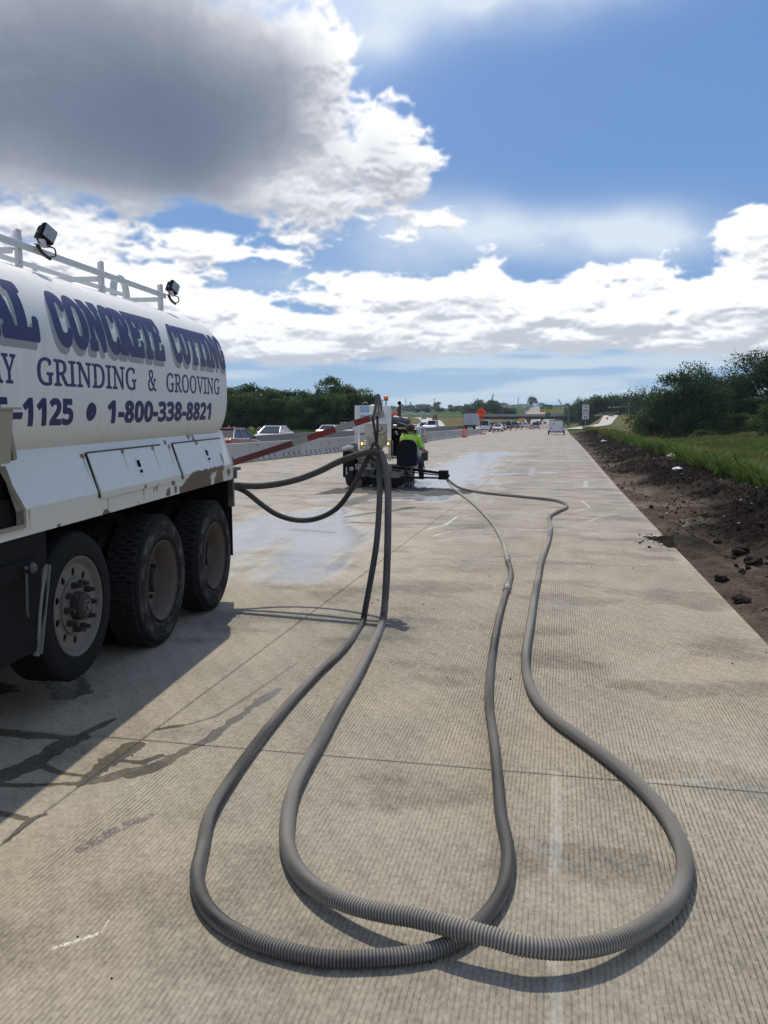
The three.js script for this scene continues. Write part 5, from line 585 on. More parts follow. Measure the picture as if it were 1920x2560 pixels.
{ // operator
  const o = thing('person', 'seated person in lime striped shirt and dark cap, driving the grinding machine', 'person', MP);
  const skin = M(0.30, 0.16, 0.11, 0.6), lime = M(0.33, 0.72, 0.05, 0.7), jeans = M(0.035, 0.042, 0.07, 0.85), cap = M(0.035, 0.03, 0.027, 0.85), X = 0.94;
  const hand = (x, y, z, dx, dy, dz) => { const out = [[[x, y, z, 0.03], [x + dx * 0.06, y + dy * 0.06, z + dz * 0.06, 0.036]]]; for (let f = 0; f < 4; f++) { const s = (f - 1.5) * 0.02; const a = [x + dx * 0.07 + s, y + dy * 0.07, z + dz * 0.07], b = [a[0], a[1] - 0.02, a[2] - 0.04 + Math.abs(f - 1.3) * 0.008]; out.push([[...a, 0.011], [...b, 0.010]], [[...b, 0.010], [b[0], b[1] - 0.03, b[2] + 0.008, 0.009]]); } out.push([[x - 0.03, y, z - 0.01, 0.013], [x - 0.045, y - 0.01, z - 0.05, 0.011]]); return out; };
  const UP = (list) => list.map((c) => c.map(([x, y, z, r]) => [x, y > 0.9 ? y + 0.05 * sst(0.9, 1.15, y) : y, z, r]));
  const caps = UP([[[X, 0.76, 0.02, 0.14], [X, 1.0, 0.03, 0.14]], [[X, 1.0, 0.03, 0.14], [X, 1.22, 0.02, 0.13]], [[X - 0.15, 1.25, 0.02, 0.075], [X + 0.15, 1.25, 0.02, 0.075]], [[X, 1.28, 0.01, 0.065], [X - 0.01, 1.4, -0.02, 0.058]], [[X - 0.015, 1.47, -0.02, 0.092], [X - 0.015, 1.53, -0.01, 0.1]], [[X - 0.02, 1.42, -0.06, 0.055], [X - 0.02, 1.45, -0.07, 0.06]], [[X - 0.11, 1.48, 0.0, 0.022], [X - 0.115, 1.5, 0.0, 0.024]], [[X + 0.085, 1.48, 0.0, 0.022], [X + 0.088, 1.5, 0.0, 0.024]], [[X - 0.03, 1.47, -0.12, 0.016], [X - 0.03, 1.45, -0.132, 0.016]],
    [[X + 0.2, 1.23, 0.02, 0.062], [X + 0.27, 1.02, -0.08, 0.048]], [[X + 0.27, 1.02, -0.08, 0.048], [X + 0.35, 0.955, -0.33, 0.034]], ...hand(X + 0.35, 0.955, -0.34, 0.1, -0.1, -0.9), [[X - 0.2, 1.23, 0.02, 0.062], [X - 0.27, 1.08, -0.1, 0.048]], [[X - 0.27, 1.08, -0.1, 0.048], [X - 0.26, 1.29, -0.22, 0.034]], ...hand(X - 0.26, 1.3, -0.22, 0, 0.9, -0.2),
    [[X - 0.09, 0.77, 0, 0.1], [X - 0.12, 0.76, -0.45, 0.075]], [[X - 0.12, 0.76, -0.45, 0.07], [X - 0.12, 0.36, -0.5, 0.048]], [[X + 0.11, 0.77, 0, 0.1], [X + 0.2, 0.76, -0.42, 0.078]], [[X + 0.2, 0.76, -0.42, 0.07], [X + 0.2, 0.36, -0.46, 0.048]], [[X - 0.12, 0.3, -0.46, 0.045], [X - 0.12, 0.285, -0.66, 0.04]], [[X + 0.2, 0.3, -0.42, 0.045], [X + 0.2, 0.285, -0.62, 0.04]]]);
  part('body', sdfMesh(caps, 0.03, 0.017), skin, o);
  part('shirt', sdfMesh(UP([[[X, 0.8, 0.03, 0.155], [X, 1.0, 0.03, 0.158]], [[X, 1.0, 0.03, 0.158], [X, 1.2, 0.02, 0.148]], [[X - 0.17, 1.265, 0.02, 0.095], [X + 0.17, 1.265, 0.02, 0.095]], [[X + 0.2, 1.23, 0.02, 0.085], [X + 0.245, 1.09, -0.04, 0.074]], [[X - 0.2, 1.23, 0.02, 0.085], [X - 0.245, 1.12, -0.06, 0.074]]]), 0.05, 0.018), lime, o);
  part('trousers', sdfMesh([[[X, 0.77, 0.02, 0.165], [X, 0.86, 0.03, 0.16]], [[X - 0.09, 0.77, 0, 0.115], [X - 0.12, 0.76, -0.45, 0.09]], [[X - 0.12, 0.76, -0.45, 0.085], [X - 0.12, 0.36, -0.5, 0.066]], [[X + 0.11, 0.77, 0, 0.115], [X + 0.2, 0.76, -0.42, 0.092]], [[X + 0.2, 0.76, -0.42, 0.085], [X + 0.2, 0.36, -0.46, 0.066]]], 0.04, 0.02), jeans, o);
  part('cap', [place(new THREE.SphereGeometry(0.116, 20, 10, 0, 6.2832, 0, 1.75), X - 0.015, 1.575, -0.012, 0.08), place(new THREE.CylinderGeometry(0.09, 0.1, 0.012, 20, 1, false, Math.PI * 0.5, Math.PI), X - 0.02, 1.58, -0.09, 0.15)], cap, o);
  part('hair', [place(new THREE.SphereGeometry(0.107, 16, 10, -0.2, 3.54, 1.3, 0.9), X - 0.015, 1.55, 0.002)], M(0.03, 0.022, 0.016, 0.9), o);
  const stripe = (x, w, mat, name, zz) => part(name, [place(new THREE.BoxGeometry(w, 0.3, 0.012), x, 1.19, 0.035 + zz, 0.06), place(new THREE.BoxGeometry(w, 0.012, 0.16), x, 1.405, 0.06, -0.35)], mat, o);
  for (const s of [-1, 1]) { stripe(X + s * 0.15, 0.085, M(0.75, 0.7, 0.08, 0.6), 'yellow_edge', 0.138); stripe(X + s * 0.15, 0.05, M(0.75, 0.28, 0.12, 0.5), 'orange_stripe', 0.143); stripe(X + s * 0.15, 0.022, M(0.62, 0.6, 0.58, 0.4, 0.3), 'silver_stripe', 0.148); }
}
// ---------------------------------------------------------------- barriers
const BP = [[16, -14.7], [33.5, -13.44], [47, -12.6], [71.5, -11.83], [100, -12.0], [138, -12.78]];
const barX = (d) => { for (let i = 1; i < BP.length; i++) if (d <= BP[i][0]) { const [a, p] = BP[i - 1], [b, q] = BP[i]; return mix(p, q, (d - a) / (b - a)); } return BP[5][1]; };
{
  const pf = [[0.3, 0], [0.3, 0.075], [0.17, 0.26], [0.105, 0.81], [-0.105, 0.81], [-0.17, 0.26], [-0.3, 0.075], [-0.3, 0]], L = 3.02, tones = [0, 1, 2].map((i) => M(0.40 - i * 0.03, 0.385 - i * 0.03, 0.35 - i * 0.03, 0.9, 0, { bumpMap: grainBump, bumpScale: 0.006 })), mDark = M(0.03, 0.03, 0.028, 0.9), mShim = M(0.22, 0.2, 0.17, 0.95);
  const geo = place(prism(pf, L, 0.015), 0, 0, -L / 2), orangeM = M(0.75, 0.2, 0.05, 0.7);
  let k = 0; const grp = 'concrete barrier segments along the closed lanes';
  const ORD = ['first', 'second', 'third', 'fourth', 'fifth', 'sixth', 'seventh', 'eighth', 'ninth', 'tenth', 'eleventh', 'twelfth']; for (let d = 23.6; d < 137; d += 3.05, k++) {
    const a = d - 1.5, b = d + 1.5, xa = barX(a), xb = barX(b), marked = k === 7, t = thing('concrete_barrier', marked ? 'concrete barrier segment with an orange sprayed ring on its face' : k === 24 ? 'concrete barrier segment just behind the orange drum' : k > 2 && k < 15 ? `grey concrete barrier segment, ${ORD[k - 3]} one showing to the right of the truck` : 'grey concrete barrier segment in the line between grinder and traffic', 'barrier', [(xa + xb) / 2, (roadY(a) + roadY(b)) / 2 + 0.02, -d], 0, marked || k === 24 ? undefined : grp);
    t.rotation.y = Math.atan2(xa - xb, b - a); t.rotation.x = Math.atan2(roadY(b) - roadY(a), 3) ; t.rotation.order = 'YXZ';
    part('segment', geo, tones[(k * 7) % 3], t);
    if (d < 75) { for (const z of [-1.0, -0.35, 0.35, 1.0]) { part('pin_slot', [beam([0.312, 0.05, z - 0.01], [0.205, 0.26, z - 0.09], 0.02, 0.035)], mDark, t); } part('lifting_hole', [box(0.02, 0.06, 0.06, 0.125, 0.68, 0.6)], mDark, t); part('shim', [box(0.2, 0.04, 0.5, 0.28, 0.0, -0.6), box(0.2, 0.04, 0.4, 0.28, 0.0, 0.9)], mShim, t); }
    if (marked) part('sprayed_ring', [place(new THREE.TorusGeometry(0.11, 0.022, 4, 24), 0.14, 0.5, 0.2, 0, Math.PI / 2)], orangeM, t);
  }
  const WP = [[12, -17.2], [50, -18.9], [85, -20.9], [140, -22.9], [200, -24], [240, -24.6]];
  const P = [], I = [], U = [], f = [[0.3, 0], [0.28, 0.1], [0.16, 0.3], [0.1, 0.9], [-0.1, 0.9], [-0.16, 0.3], [-0.28, 0.1], [-0.3, 0]], st = []; for (let i = 0; i + 1 < WP.length; i++) for (let q = 0; q < 14; q++) st.push([mix(WP[i][0], WP[i + 1][0], q / 14), mix(WP[i][1], WP[i + 1][1], q / 14)]); st.push(WP[5]);
  st.forEach(([d, x], i) => { f.forEach(([a, h]) => { P.push(x + a, roadY(d) - 0.02 + h, -d); U.push(h * 2, d); }); if (i) for (let j = 0; j < 7; j++) { const b = i * 8 + j, a = b - 8; I.push(a, b, b + 1, a, b + 1, a + 1); } });
  const g = new THREE.BufferGeometry(); g.setAttribute('position', new THREE.Float32BufferAttribute(P, 3)); g.setAttribute('uv', new THREE.Float32BufferAttribute(U, 2)); g.setIndex(I); const gg = g.toNonIndexed(); gg.computeVertexNormals();
  solo('median_wall', 'long dark grey concrete median wall behind the barrier segments', 'wall', gg, M(0.17, 0.165, 0.155, 0.92, 0, { bumpMap: grainBump, bumpScale: 0.01 }));
}
// ---------------------------------------------------------------- vehicles (x right, y up, front towards -z)
const mGlass = M(0.012, 0.015, 0.018, 0.04, 0, {}), mTyre = M(0.015, 0.015, 0.016, 0.85), mRimS = M(0.45, 0.45, 0.46, 0.35, 0.8), mTail = M(0.35, 0.01, 0.01, 0.25), mHead = M(0.7, 0.7, 0.72, 0.1), mBlk = M(0.014, 0.014, 0.014, 0.6);
const paint = (r, g, b) => new THREE.MeshPhysicalMaterial({ color: rgb(r, g, b), roughness: 0.35, metalness: 0.2, clearcoat: 1, clearcoatRoughness: 0.06 });
const PAINT = { white: paint(0.72, 0.72, 0.72), black: paint(0.012, 0.012, 0.014), silver: paint(0.36, 0.37, 0.38), grey: paint(0.09, 0.095, 0.1), red: paint(0.15, 0.012, 0.022), blue: paint(0.03, 0.06, 0.14), tan: paint(0.3, 0.26, 0.2), orange: paint(0.5, 0.12, 0.02) };
const SPEC = {
  sedan: { L: 2.4, W: 0.88, prof: [[-2.38, 0.34], [-2.4, 0.52], [-2.3, 0.68], [-1.9, 0.78], [-1.05, 0.9], [-0.3, 0.95], [1.5, 0.98], [2.2, 1.0], [2.36, 0.9], [2.4, 0.6], [2.36, 0.32]], bot: [-1.15, 1.85, 0.94], top: [-0.2, 1.12, 1.41], tw: 0.6, ax: 1.4 },
  suv: { L: 2.3, W: 0.92, prof: [[-2.28, 0.36], [-2.3, 0.62], [-2.2, 0.84], [-1.2, 1.0], [-0.5, 1.04], [2.1, 1.06], [2.26, 0.98], [2.3, 0.6], [2.26, 0.34]], bot: [-1.25, 2.2, 1.02], top: [-0.45, 1.85, 1.68], tw: 0.68, ax: 1.36 },
  van: { L: 2.6, W: 0.98, prof: [[-2.58, 0.38], [-2.6, 0.7], [-2.3, 1.0], [-1.7, 1.18], [2.45, 1.2], [2.58, 1.0], [2.6, 0.5], [2.56, 0.36]], bot: [-1.8, 2.5, 1.16], top: [-1.0, 2.35, 2.1], tw: 0.8, ax: 1.6 },
};
function makeCar(kind, col, label, far) {
  const s = SPEC[kind], t = thing(kind === 'van' ? 'van' : kind === 'suv' ? 'sport_utility_car' : 'sedan_car', label, kind === 'van' ? 'van' : 'car'), p = new THREE.Shape(); s.prof.forEach(([z, y], i) => (i ? p.lineTo(-z, y) : p.moveTo(-z, y)));
  const yb = 0.24; p.lineTo(-s.L + 0.15, yb); for (const c of [s.ax, -s.ax]) { p.lineTo(-(c + 0.38), yb); p.absarc(-c, 0.34, 0.39, Math.PI + 0.26, -0.26, true); } p.lineTo(s.L - 0.15, yb);
  const body = new THREE.ExtrudeGeometry(p, { depth: 2 * s.W - 0.14, bevelEnabled: true, bevelSize: 0.05, bevelThickness: 0.07, bevelOffset: -0.04, bevelSegments: 3, curveSegments: 8 }).translate(0, 0, -s.W + 0.07).rotateY(Math.PI / 2);
  part('body', [body], col, t);
  const [z0, z1, y0] = s.bot, [z2, z3, y1] = s.top, a = s.W - 0.07, b = s.tw, q = [[-a, y0, z0], [a, y0, z0], [a, y0, z1], [-a, y0, z1], [-b, y1, z2], [b, y1, z2], [b, y1, z3], [-b, y1, z3]], F = [[0, 1, 5, 4], [1, 2, 6, 5], [2, 3, 7, 6], [3, 0, 4, 7], [4, 5, 6, 7]], P = [];
  for (const f of F) for (const i of [f[0], f[2], f[1], f[0], f[3], f[2]]) P.push(...q[i]); const gg = new THREE.BufferGeometry(); gg.setAttribute('position', new THREE.Float32BufferAttribute(P, 3)); gg.setAttribute('uv', new THREE.Float32BufferAttribute(new Float32Array(P.length / 3 * 2), 2)); gg.computeVertexNormals(); part('windows', [gg], mGlass, t);
  const pil = [[0, 4], [1, 5], [2, 6], [3, 7]].map(([i, j]) => bar(q[i], q[j], 0.045, 6, 0.04)), zm = (z0 + z1) / 2 + 0.1, zt = (z2 + z3) / 2 + 0.1; for (const k of [-1, 1]) { pil.push(bar([k * a, y0, zm], [k * b, y1, zt], 0.03, 6)); if (kind !== 'sedan') pil.push(bar([k * a, y0, z1 - 0.75], [k * b, y1, z3 - 0.65], 0.045, 6)); pil.push(bar(q[k < 0 ? 4 : 5], q[k < 0 ? 7 : 6], 0.04, 6)); }
  part('roof', [rbox(2 * b + 0.08, 0.07, z3 - z2 + 0.12, 0.035, 0, y1 + 0.01, (z2 + z3) / 2), ...pil], col, t);
  for (const [x, z] of [[-1, -1], [1, -1], [-1, 1], [1, 1]]) { const w = new THREE.Group(); w.name = 'wheel'; t.add(w); w.position.set(x * (s.W - 0.12), 0.34, z * s.ax); part('tyre', [lathe([[0.2, -0.1], [0.31, -0.1], [0.34, -0.07], [0.34, 0.07], [0.31, 0.1], [0.2, 0.1]], far ? 14 : 28).rotateZ(Math.PI / 2)], mTyre, w); part('rim', [cyl(0.21, 0.21, 0.17, 0, 0, 0, 0, 0, Math.PI / 2, far ? 10 : 20)], mRimS, w); }
  const yl = s.prof[s.prof.length - 3][1] - 0.06; for (const x of [-1, 1]) { part('tail_light', [rbox(0.3, 0.13, 0.06, 0.03, x * (s.W - 0.24), yl, s.L - 0.02)], mTail, t); part('headlight', [rbox(0.32, 0.13, 0.08, 0.04, x * (s.W - 0.25), 0.64, -s.L + 0.06)], mHead, t); part('mirror', [rbox(0.16, 0.12, 0.1, 0.03, x * (s.W + 0.06), y0 + 0.06, z0 + 0.35)], col, t); }
  part('bumper', [rbox(1.5, 0.14, 0.06, 0.02, 0, 0.4, s.L - 0.005), rbox(1.4, 0.16, 0.06, 0.02, 0, 0.42, -s.L + 0.005)], mBlk, t); part('number_plate', [box(0.32, 0.16, 0.02, 0, yl - 0.08, s.L + 0.015)], M(0.45, 0.4, 0.3, 0.5), t);
  return t;
}
const red = makeCar('sedan', PAINT.red, 'dark red sedan beside the truck rear, in the lane behind the barriers', 'car'); red.position.set(-15.75, roadY(38) - 0.012, -38.3); red.rotation.y = 0.03;
const protoS = makeCar('sedan', PAINT.white, 'white oncoming sedan behind the median wall, next to the red car', true); protoS.position.set(-20.7, roadY(58), -58.5); protoS.rotation.y = Math.PI + 0.03;
const protoU = makeCar('suv', PAINT.silver, 'silver sport utility car in the open lane left of the white cargo trailer', true); protoU.position.set(-5.7, roadY(205), -207);
const protoV = makeCar('van', PAINT.white, 'white van with a dark rear window just right of the orange diamond sign', true); protoV.position.set(-14.0, roadY(158), -160);
recolor(protoV, 'tail_light', mTail);
const PR = { sedan: protoS, suv: protoU, van: protoV };
const FLEET = [ // kind, colour, x, d, facing us, label, lift
  ['sedan', 'white', -21.4, 77, 1, 'pale oncoming car roof half hidden by the red pole'], ['suv', 'silver', -22.6, 88, 1, 'silver oncoming car at the left edge of the grinding machine'], ['sedan', 'white', -24.5, 142, 1, 'white oncoming car right of the engine cabinet'], ['van', 'white', -26.0, 172, 1, 'bright white oncoming van in front of the brown truck'], ['suv', 'black', -32.4, 200, 1, 'black oncoming car beside the engine stack, on the far lanes'], ['sedan', 'white', -29.6, 190, 1, 'white oncoming car just above the engine cabinet'],
  ['suv', 'black', -12.7, 166, 0, 'black car queued first after the white van'], ['sedan', 'white', -11.8, 163, 0, 'white sedan queued behind the second row of orange tubes'], ['sedan', 'black', -12.6, 186, 0, 'black sedan queued right of the white sedan'], ['suv', 'black', -12.2, 201, 0, 'black car queued in the middle of the jam'], ['suv', 'grey', -11.6, 222, 0, 'grey car queued left of the bridge pier'], ['sedan', 'blue', -11.0, 232, 0, 'blue sedan queued below the bridge pier'], ['sedan', 'silver', -10.1, 252, 0, 'silver sedan queued left of the silver sport utility car'], ['suv', 'grey', -13.8, 212, 0, 'dark grey car in the left lane of the jam'], ['sedan', 'grey', -14.6, 240, 0, 'grey sedan far in the left lane of the jam'], ['van', 'white', -18.0, 300, 1, 'white van oncoming left of the school bus'], ['suv', 'black', -19.0, 350, 1, 'black oncoming car in front of the school bus'], ['sedan', 'black', -9.0, 300, 0, 'dark car right behind the silver sport utility car'], ['suv', 'grey', -7.4, 262, 0, 'dark grey car above the roof of the silver one'], ['sedan', 'white', -17.6, 385, 1, 'white oncoming sedan under the bridge'],
  ['suv', 'black', -12.5, 478, 0, 'black car climbing beyond the bridge, left of three'], ['suv', 'black', -10.0, 432, 0, 'black car under the bridge, nearest of the group'], ['sedan', 'black', -11.2, 530, 0, 'dark car climbing beyond the bridge, farthest of the group'], ['sedan', 'black', -8.3, 480, 0, 'dark car climbing beyond the bridge, rightmost of the group'], ['suv', 'silver', -20.4, 445, 1, 'grey oncoming car beside the bridge pier'],
];
for (const [k, c, x, d, f, l, y] of FLEET) recolor(recolor(copyOf(PR[k], [x, (y ?? roadY(d)), -d], f ? Math.PI + 0.02 : 0.02, l), 'body', PAINT[c]), 'roof', PAINT[c]);
{ const r = rng(12), hill = 'white cars coming down the far hill', lot = 'pale cars parked across the far field';
  for (let i = 0; i < 12; i++) { const d = 690 + i * 34, w = along([[690, -27, -19], [800, -27.5, -20], [1000, -31, -26], [1150, -34, -30]], d); copyOf(i % 3 ? protoS : protoV, [mix(w[1], w[2], (i % 3) / 2), roadY(d) + 0.06, -d], Math.PI + 0.08, 'white car coming down the far hill above the bridge', hill); }
  for (let i = 0; i < 9; i++) { const d = 610 + (i % 3) * 30, x = -(96 + i * 3.4) * d / 620; copyOf(protoS, [x, landY(x, -d), -d], 1.2, 'pale car parked across the far field at left', lot); }
  for (const [x, d, c, l] of [[22.4, 424, 'black', 'black car at the top of the right hand ramp, leftmost'], [22.9, 398, 'grey', 'dark car on the right hand ramp, nearest of the group'], [24.4, 420, 'red', 'red car waiting at the signals on the ramp'], [26.6, 424, 'black', 'black car at the top of the ramp, rightmost']]) { const q = along(RAMP, d); recolor(recolor(copyOf(protoU, [x, q[3] + 0.07, -d], -0.15, l), 'body', PAINT[c]), 'roof', PAINT[c]); }
  recolor(recolor(copyOf(protoS, [-79.5, along(LRAMP, 490)[3] + 0.07, -490], 0.2, 'dark car at the top of the left hand ramp'), 'body', PAINT.black), 'roof', PAINT.black);
}
function bigTruck(name, label, cat, pos, turn, W, H, L, mBox, split) {
  const t = thing(name, label, cat, pos, turn), y0 = 1.1;
  part('cargo_box', [rbox(W, H - y0, L, 0.03, 0, (H + y0) / 2, -L / 2)], mBox, t); part('rear_frame', [box(W + 0.02, 0.12, 0.04, 0, H - 0.05, 0.01), box(W + 0.02, 0.12, 0.04, 0, y0 + 0.03, 0.01), box(0.1, H - y0, 0.04, -W / 2 + 0.03, (H + y0) / 2, 0.01), box(0.1, H - y0, 0.04, W / 2 - 0.03, (H + y0) / 2, 0.01)], M(0.3, 0.31, 0.32, 0.5), t);
  if (split) for (const x of [-0.28, 0.2, 0.62]) part('door_rod', [box(0.04, H - y0 - 0.2, 0.03, x, (H + y0) / 2, 0.02)], M(0.2, 0.2, 0.21, 0.5), t); for (let z = 1.2; z < L; z += 1.25) part('side_post', [box(0.02, H - y0 - 0.1, 0.05, W / 2 + 0.012, (H + y0) / 2, -z)], mBox, t);
  part('chassis', [box(W * 0.8, 0.25, L - 0.4, 0, y0 - 0.15, -L / 2), box(W * 0.9, 0.1, 0.1, 0, 0.6, 0), box(0.08, 0.5, 0.08, -0.6, 0.85, 0), box(0.08, 0.5, 0.08, 0.6, 0.85, 0)], mBlk, t);
  for (const z of [-1.2, -2.5]) for (const x of [-1, 1]) part('wheel', [cyl(0.5, 0.5, 0.5, x * (W / 2 - 0.28), 0.5, z, 0, 0, Math.PI / 2, 20)], mTyre, t); for (const x of [-1, 1]) part('tail_light', [box(0.2, 0.1, 0.03, x * 0.9, y0 - 0.05, 0.03)], mTail, t);
  return t;
}
bigTruck('semi_trailer', 'grey box trailer of a truck waiting in the jam behind the barriers', 'truck trailer', [-21.3, roadY(200), -200], 0.02, 2.65, 3.85, 14, M(0.42, 0.44, 0.47, 0.5), true);
{ const q = along(LRAMP, 415); bigTruck('dump_truck', 'brown dump truck coming down the left hand ramp', 'truck', [-61.5, q[3] + 0.07, -415], 0.2, 2.6, 3.4, 7, M(0.14, 0.05, 0.03, 0.6), false); bigTruck('school_bus', 'yellow and white bus left of the bridge pier', 'bus', [-18.6, roadY(425), -425], Math.PI, 2.5, 3.3, 9, M(0.5, 0.3, 0.06, 0.5), false); }
{ // cargo trailer
  const t = thing('cargo_trailer', 'white enclosed cargo trailer parked on the empty concrete near the grass', 'trailer', [-0.62, roadY(125), -125]);
  const wh = M(0.66, 0.67, 0.68, 0.45), x0 = 0.1; part('body', [rbox(1.98, 1.72, 4.6, 0.06, x0, 1.3, -2.3)], wh, t); part('trim', [box(2.02, 0.09, 0.05, x0, 2.14, 0.0), box(0.06, 1.7, 0.05, x0 - 0.98, 1.3, 0.0), box(0.06, 1.7, 0.05, x0 + 0.98, 1.3, 0.0), box(2.06, 0.14, 0.12, x0, 0.42, 0.0)], mBlk, t); part('ramp_door', [rbox(1.78, 1.52, 0.04, 0.02, x0, 1.3, 0.015)], wh, t);
  for (const [x, w] of [[-0.72, 0.52], [0.72, 0.22]]) part('latch', [box(w, 0.06, 0.03, x0 + x, 0.98, 0.05), box(0.16, 0.1, 0.04, x0 + x, 0.98, 0.05)], mBlk, t); part('round_badge', [cyl(0.14, 0.14, 0.015, x0 - 0.38, 1.66, 0.045, Math.PI / 2, 0, 0, 24)], M(0.25, 0.27, 0.3, 0.6), t); part('badge_line', [box(0.5, 0.04, 0.012, x0 - 0.38, 1.44, 0.045)], M(0.4, 0.42, 0.45, 0.6), t); part('roof_vent', [rbox(0.34, 0.1, 0.4, 0.03, x0, 2.22, -0.8)], mBlk, t);
  for (const s of [-1, 1]) { part('wheel', [cyl(0.33, 0.33, 0.2, x0 + s * 1.14, 0.33, -1.9, 0, 0, Math.PI / 2, 24)], mTyre, t); part('fender', [rbox(0.24, 0.3, 0.9, 0.05, x0 + s * 1.13, 0.72, -1.9)], wh, t); part('tail_light', [box(0.05, 0.1, 0.03, x0 + s * 0.98, 0.5, 0.06)], mTail, t); } part('stand_leg', [box(0.07, 0.38, 0.07, x0, 0.2, -0.1)], mBlk, t);
}
// ---------------------------------------------------------------- signs, drums, tubes
const mOr = M(0.82, 0.11, 0.03, 0.55), mPost = M(0.3, 0.3, 0.29, 0.5, 0.6), mTube = M(0.7, 0.13, 0.07, 0.6), mReflect = M(0.75, 0.72, 0.68, 0.4);
function tubeMarker(label, x, d, group) { const y = roadY(d), t = thing('tube_marker', label, 'tube marker', [x, y, -d], 0, group); part('post', [cyl(0.06, 0.05, 1.0, 0, 0.56, 0, 0, 0, 0, 14), ball(0.06, 0, 1.08, 0, 1, 0.6, 1)], mTube, t); part('band', [cyl(0.062, 0.06, 0.1, 0, 0.72, 0, 0, 0, 0, 14), cyl(0.06, 0.059, 0.1, 0, 0.92, 0, 0, 0, 0, 14)], mReflect, t); part('base', [cyl(0.22, 0.18, 0.08, 0, 0.04, 0, 0, 0, 0, 12)], M(0.05, 0.03, 0.025, 0.9), t); return t; }
const tubesG = 'orange tubes leading the traffic across the lanes';
[['orange tube standing before the barrier right of the operator', -10.9, 68], ['orange tube seen through the frame of the grinding machine', -11.5, 47], ['orange tube behind the red pole, beyond the barriers', -16.4, 55], ['orange tube right beside the diamond sign post', -11.9, 135]].forEach(([l, x, d]) => tubeMarker(l, x, d));
[[-11.08, 143], [-10.84, 150], [-10.49, 158], [-9.88, 170], [-9.23, 180], [-8.54, 190], [-7.78, 200]].forEach(([x, d], i) => tubeMarker(`orange tube marker, number ${['one', 'two', 'three', 'four', 'five', 'six', 'seven'][i]} of the row from the diamond sign rightwards`, x, d, tubesG));
function drum(label, x, d) { const t = thing('traffic_drum', label, 'traffic drum', [x, roadY(d), -d]); [[0.06, 0.26, 0.3, 0], [0.26, 0.4, 0.285, 1], [0.4, 0.55, 0.28, 0], [0.55, 0.68, 0.265, 1], [0.68, 0.82, 0.26, 0], [0.82, 0.88, 0.245, 1], [0.88, 1.0, 0.24, 0]].forEach(([a, b, r, w]) => part(w ? 'reflective_band' : 'drum_body', [cyl(r, r - 0.012, b - a, 0, (a + b) / 2, 0, 0, 0, 0, 24)], w ? M(0.62, 0.45, 0.32, 0.4) : mOr, t)); part('handle', [rbox(0.2, 0.1, 0.04, 0.02, 0.02, 1.04, 0)], mOr, t); part('base', [cyl(0.36, 0.34, 0.06, 0, 0.03, 0, 0, 0, 0, 20)], M(0.04, 0.03, 0.03, 0.9), t); return t; }
drum('orange striped traffic drum in front of the barrier line', -11.0, 98); drum('small orange drum at the end of the tube row', -7.1, 206);
const arrowTex = canvasTex(256, 256, (c) => { c.fillStyle = '#e8481e'; c.fillRect(0, 0, 256, 256); c.save(); c.translate(128, 128); c.rotate(-Math.PI / 4); c.strokeStyle = '#141210'; c.lineWidth = 26; c.lineJoin = 'round'; c.beginPath(); c.moveTo(-26, 78); c.lineTo(-22, 30); c.lineTo(14, -14); c.lineTo(18, -42); c.stroke(); c.fillStyle = '#141210'; c.beginPath(); c.moveTo(-22, -36); c.lineTo(24, -92); c.lineTo(56, -30); c.fill(); c.restore(); c.strokeStyle = '#2a1a12'; c.lineWidth = 4; c.strokeRect(8, 8, 240, 240); });
function diamond(label, x, d, yc, s) { const y = roadY(d), t = thing('diamond_sign', label, 'road sign', [x, y, -d]); part('sign_panel', [(() => { const g = new THREE.BoxGeometry(s, s, 0.012); return place(g, 0, yc - y, 0.04, 0, 0, Math.PI / 4); })()], M(1, 1, 1, 0.5, 0, { map: arrowTex }), t); part('flag_panel', [box(0.55, 0.4, 0.012, 0.05, yc - y - 1.16, 0.045)], M(0.75, 0.1, 0.05, 0.6), t); part('post', [box(0.06, yc - y, 0.06, 0, (yc - y) / 2, 0)], mPost, t); part('stand', [rbox(1.3, 0.14, 0.5, 0.05, 0, 0.07, 0), box(0.1, 0.5, 0.1, 0, 0.25, 0)], M(0.35, 0.13, 0.05, 0.8), t); return t; }
diamond('orange diamond sign with a bent black arrow right of the grey trailer', -12.1, 131, 3.92, 1.22); diamond('orange diamond sign half hidden behind the grinder engine', -25.95, 131, 3.27, 1.22);
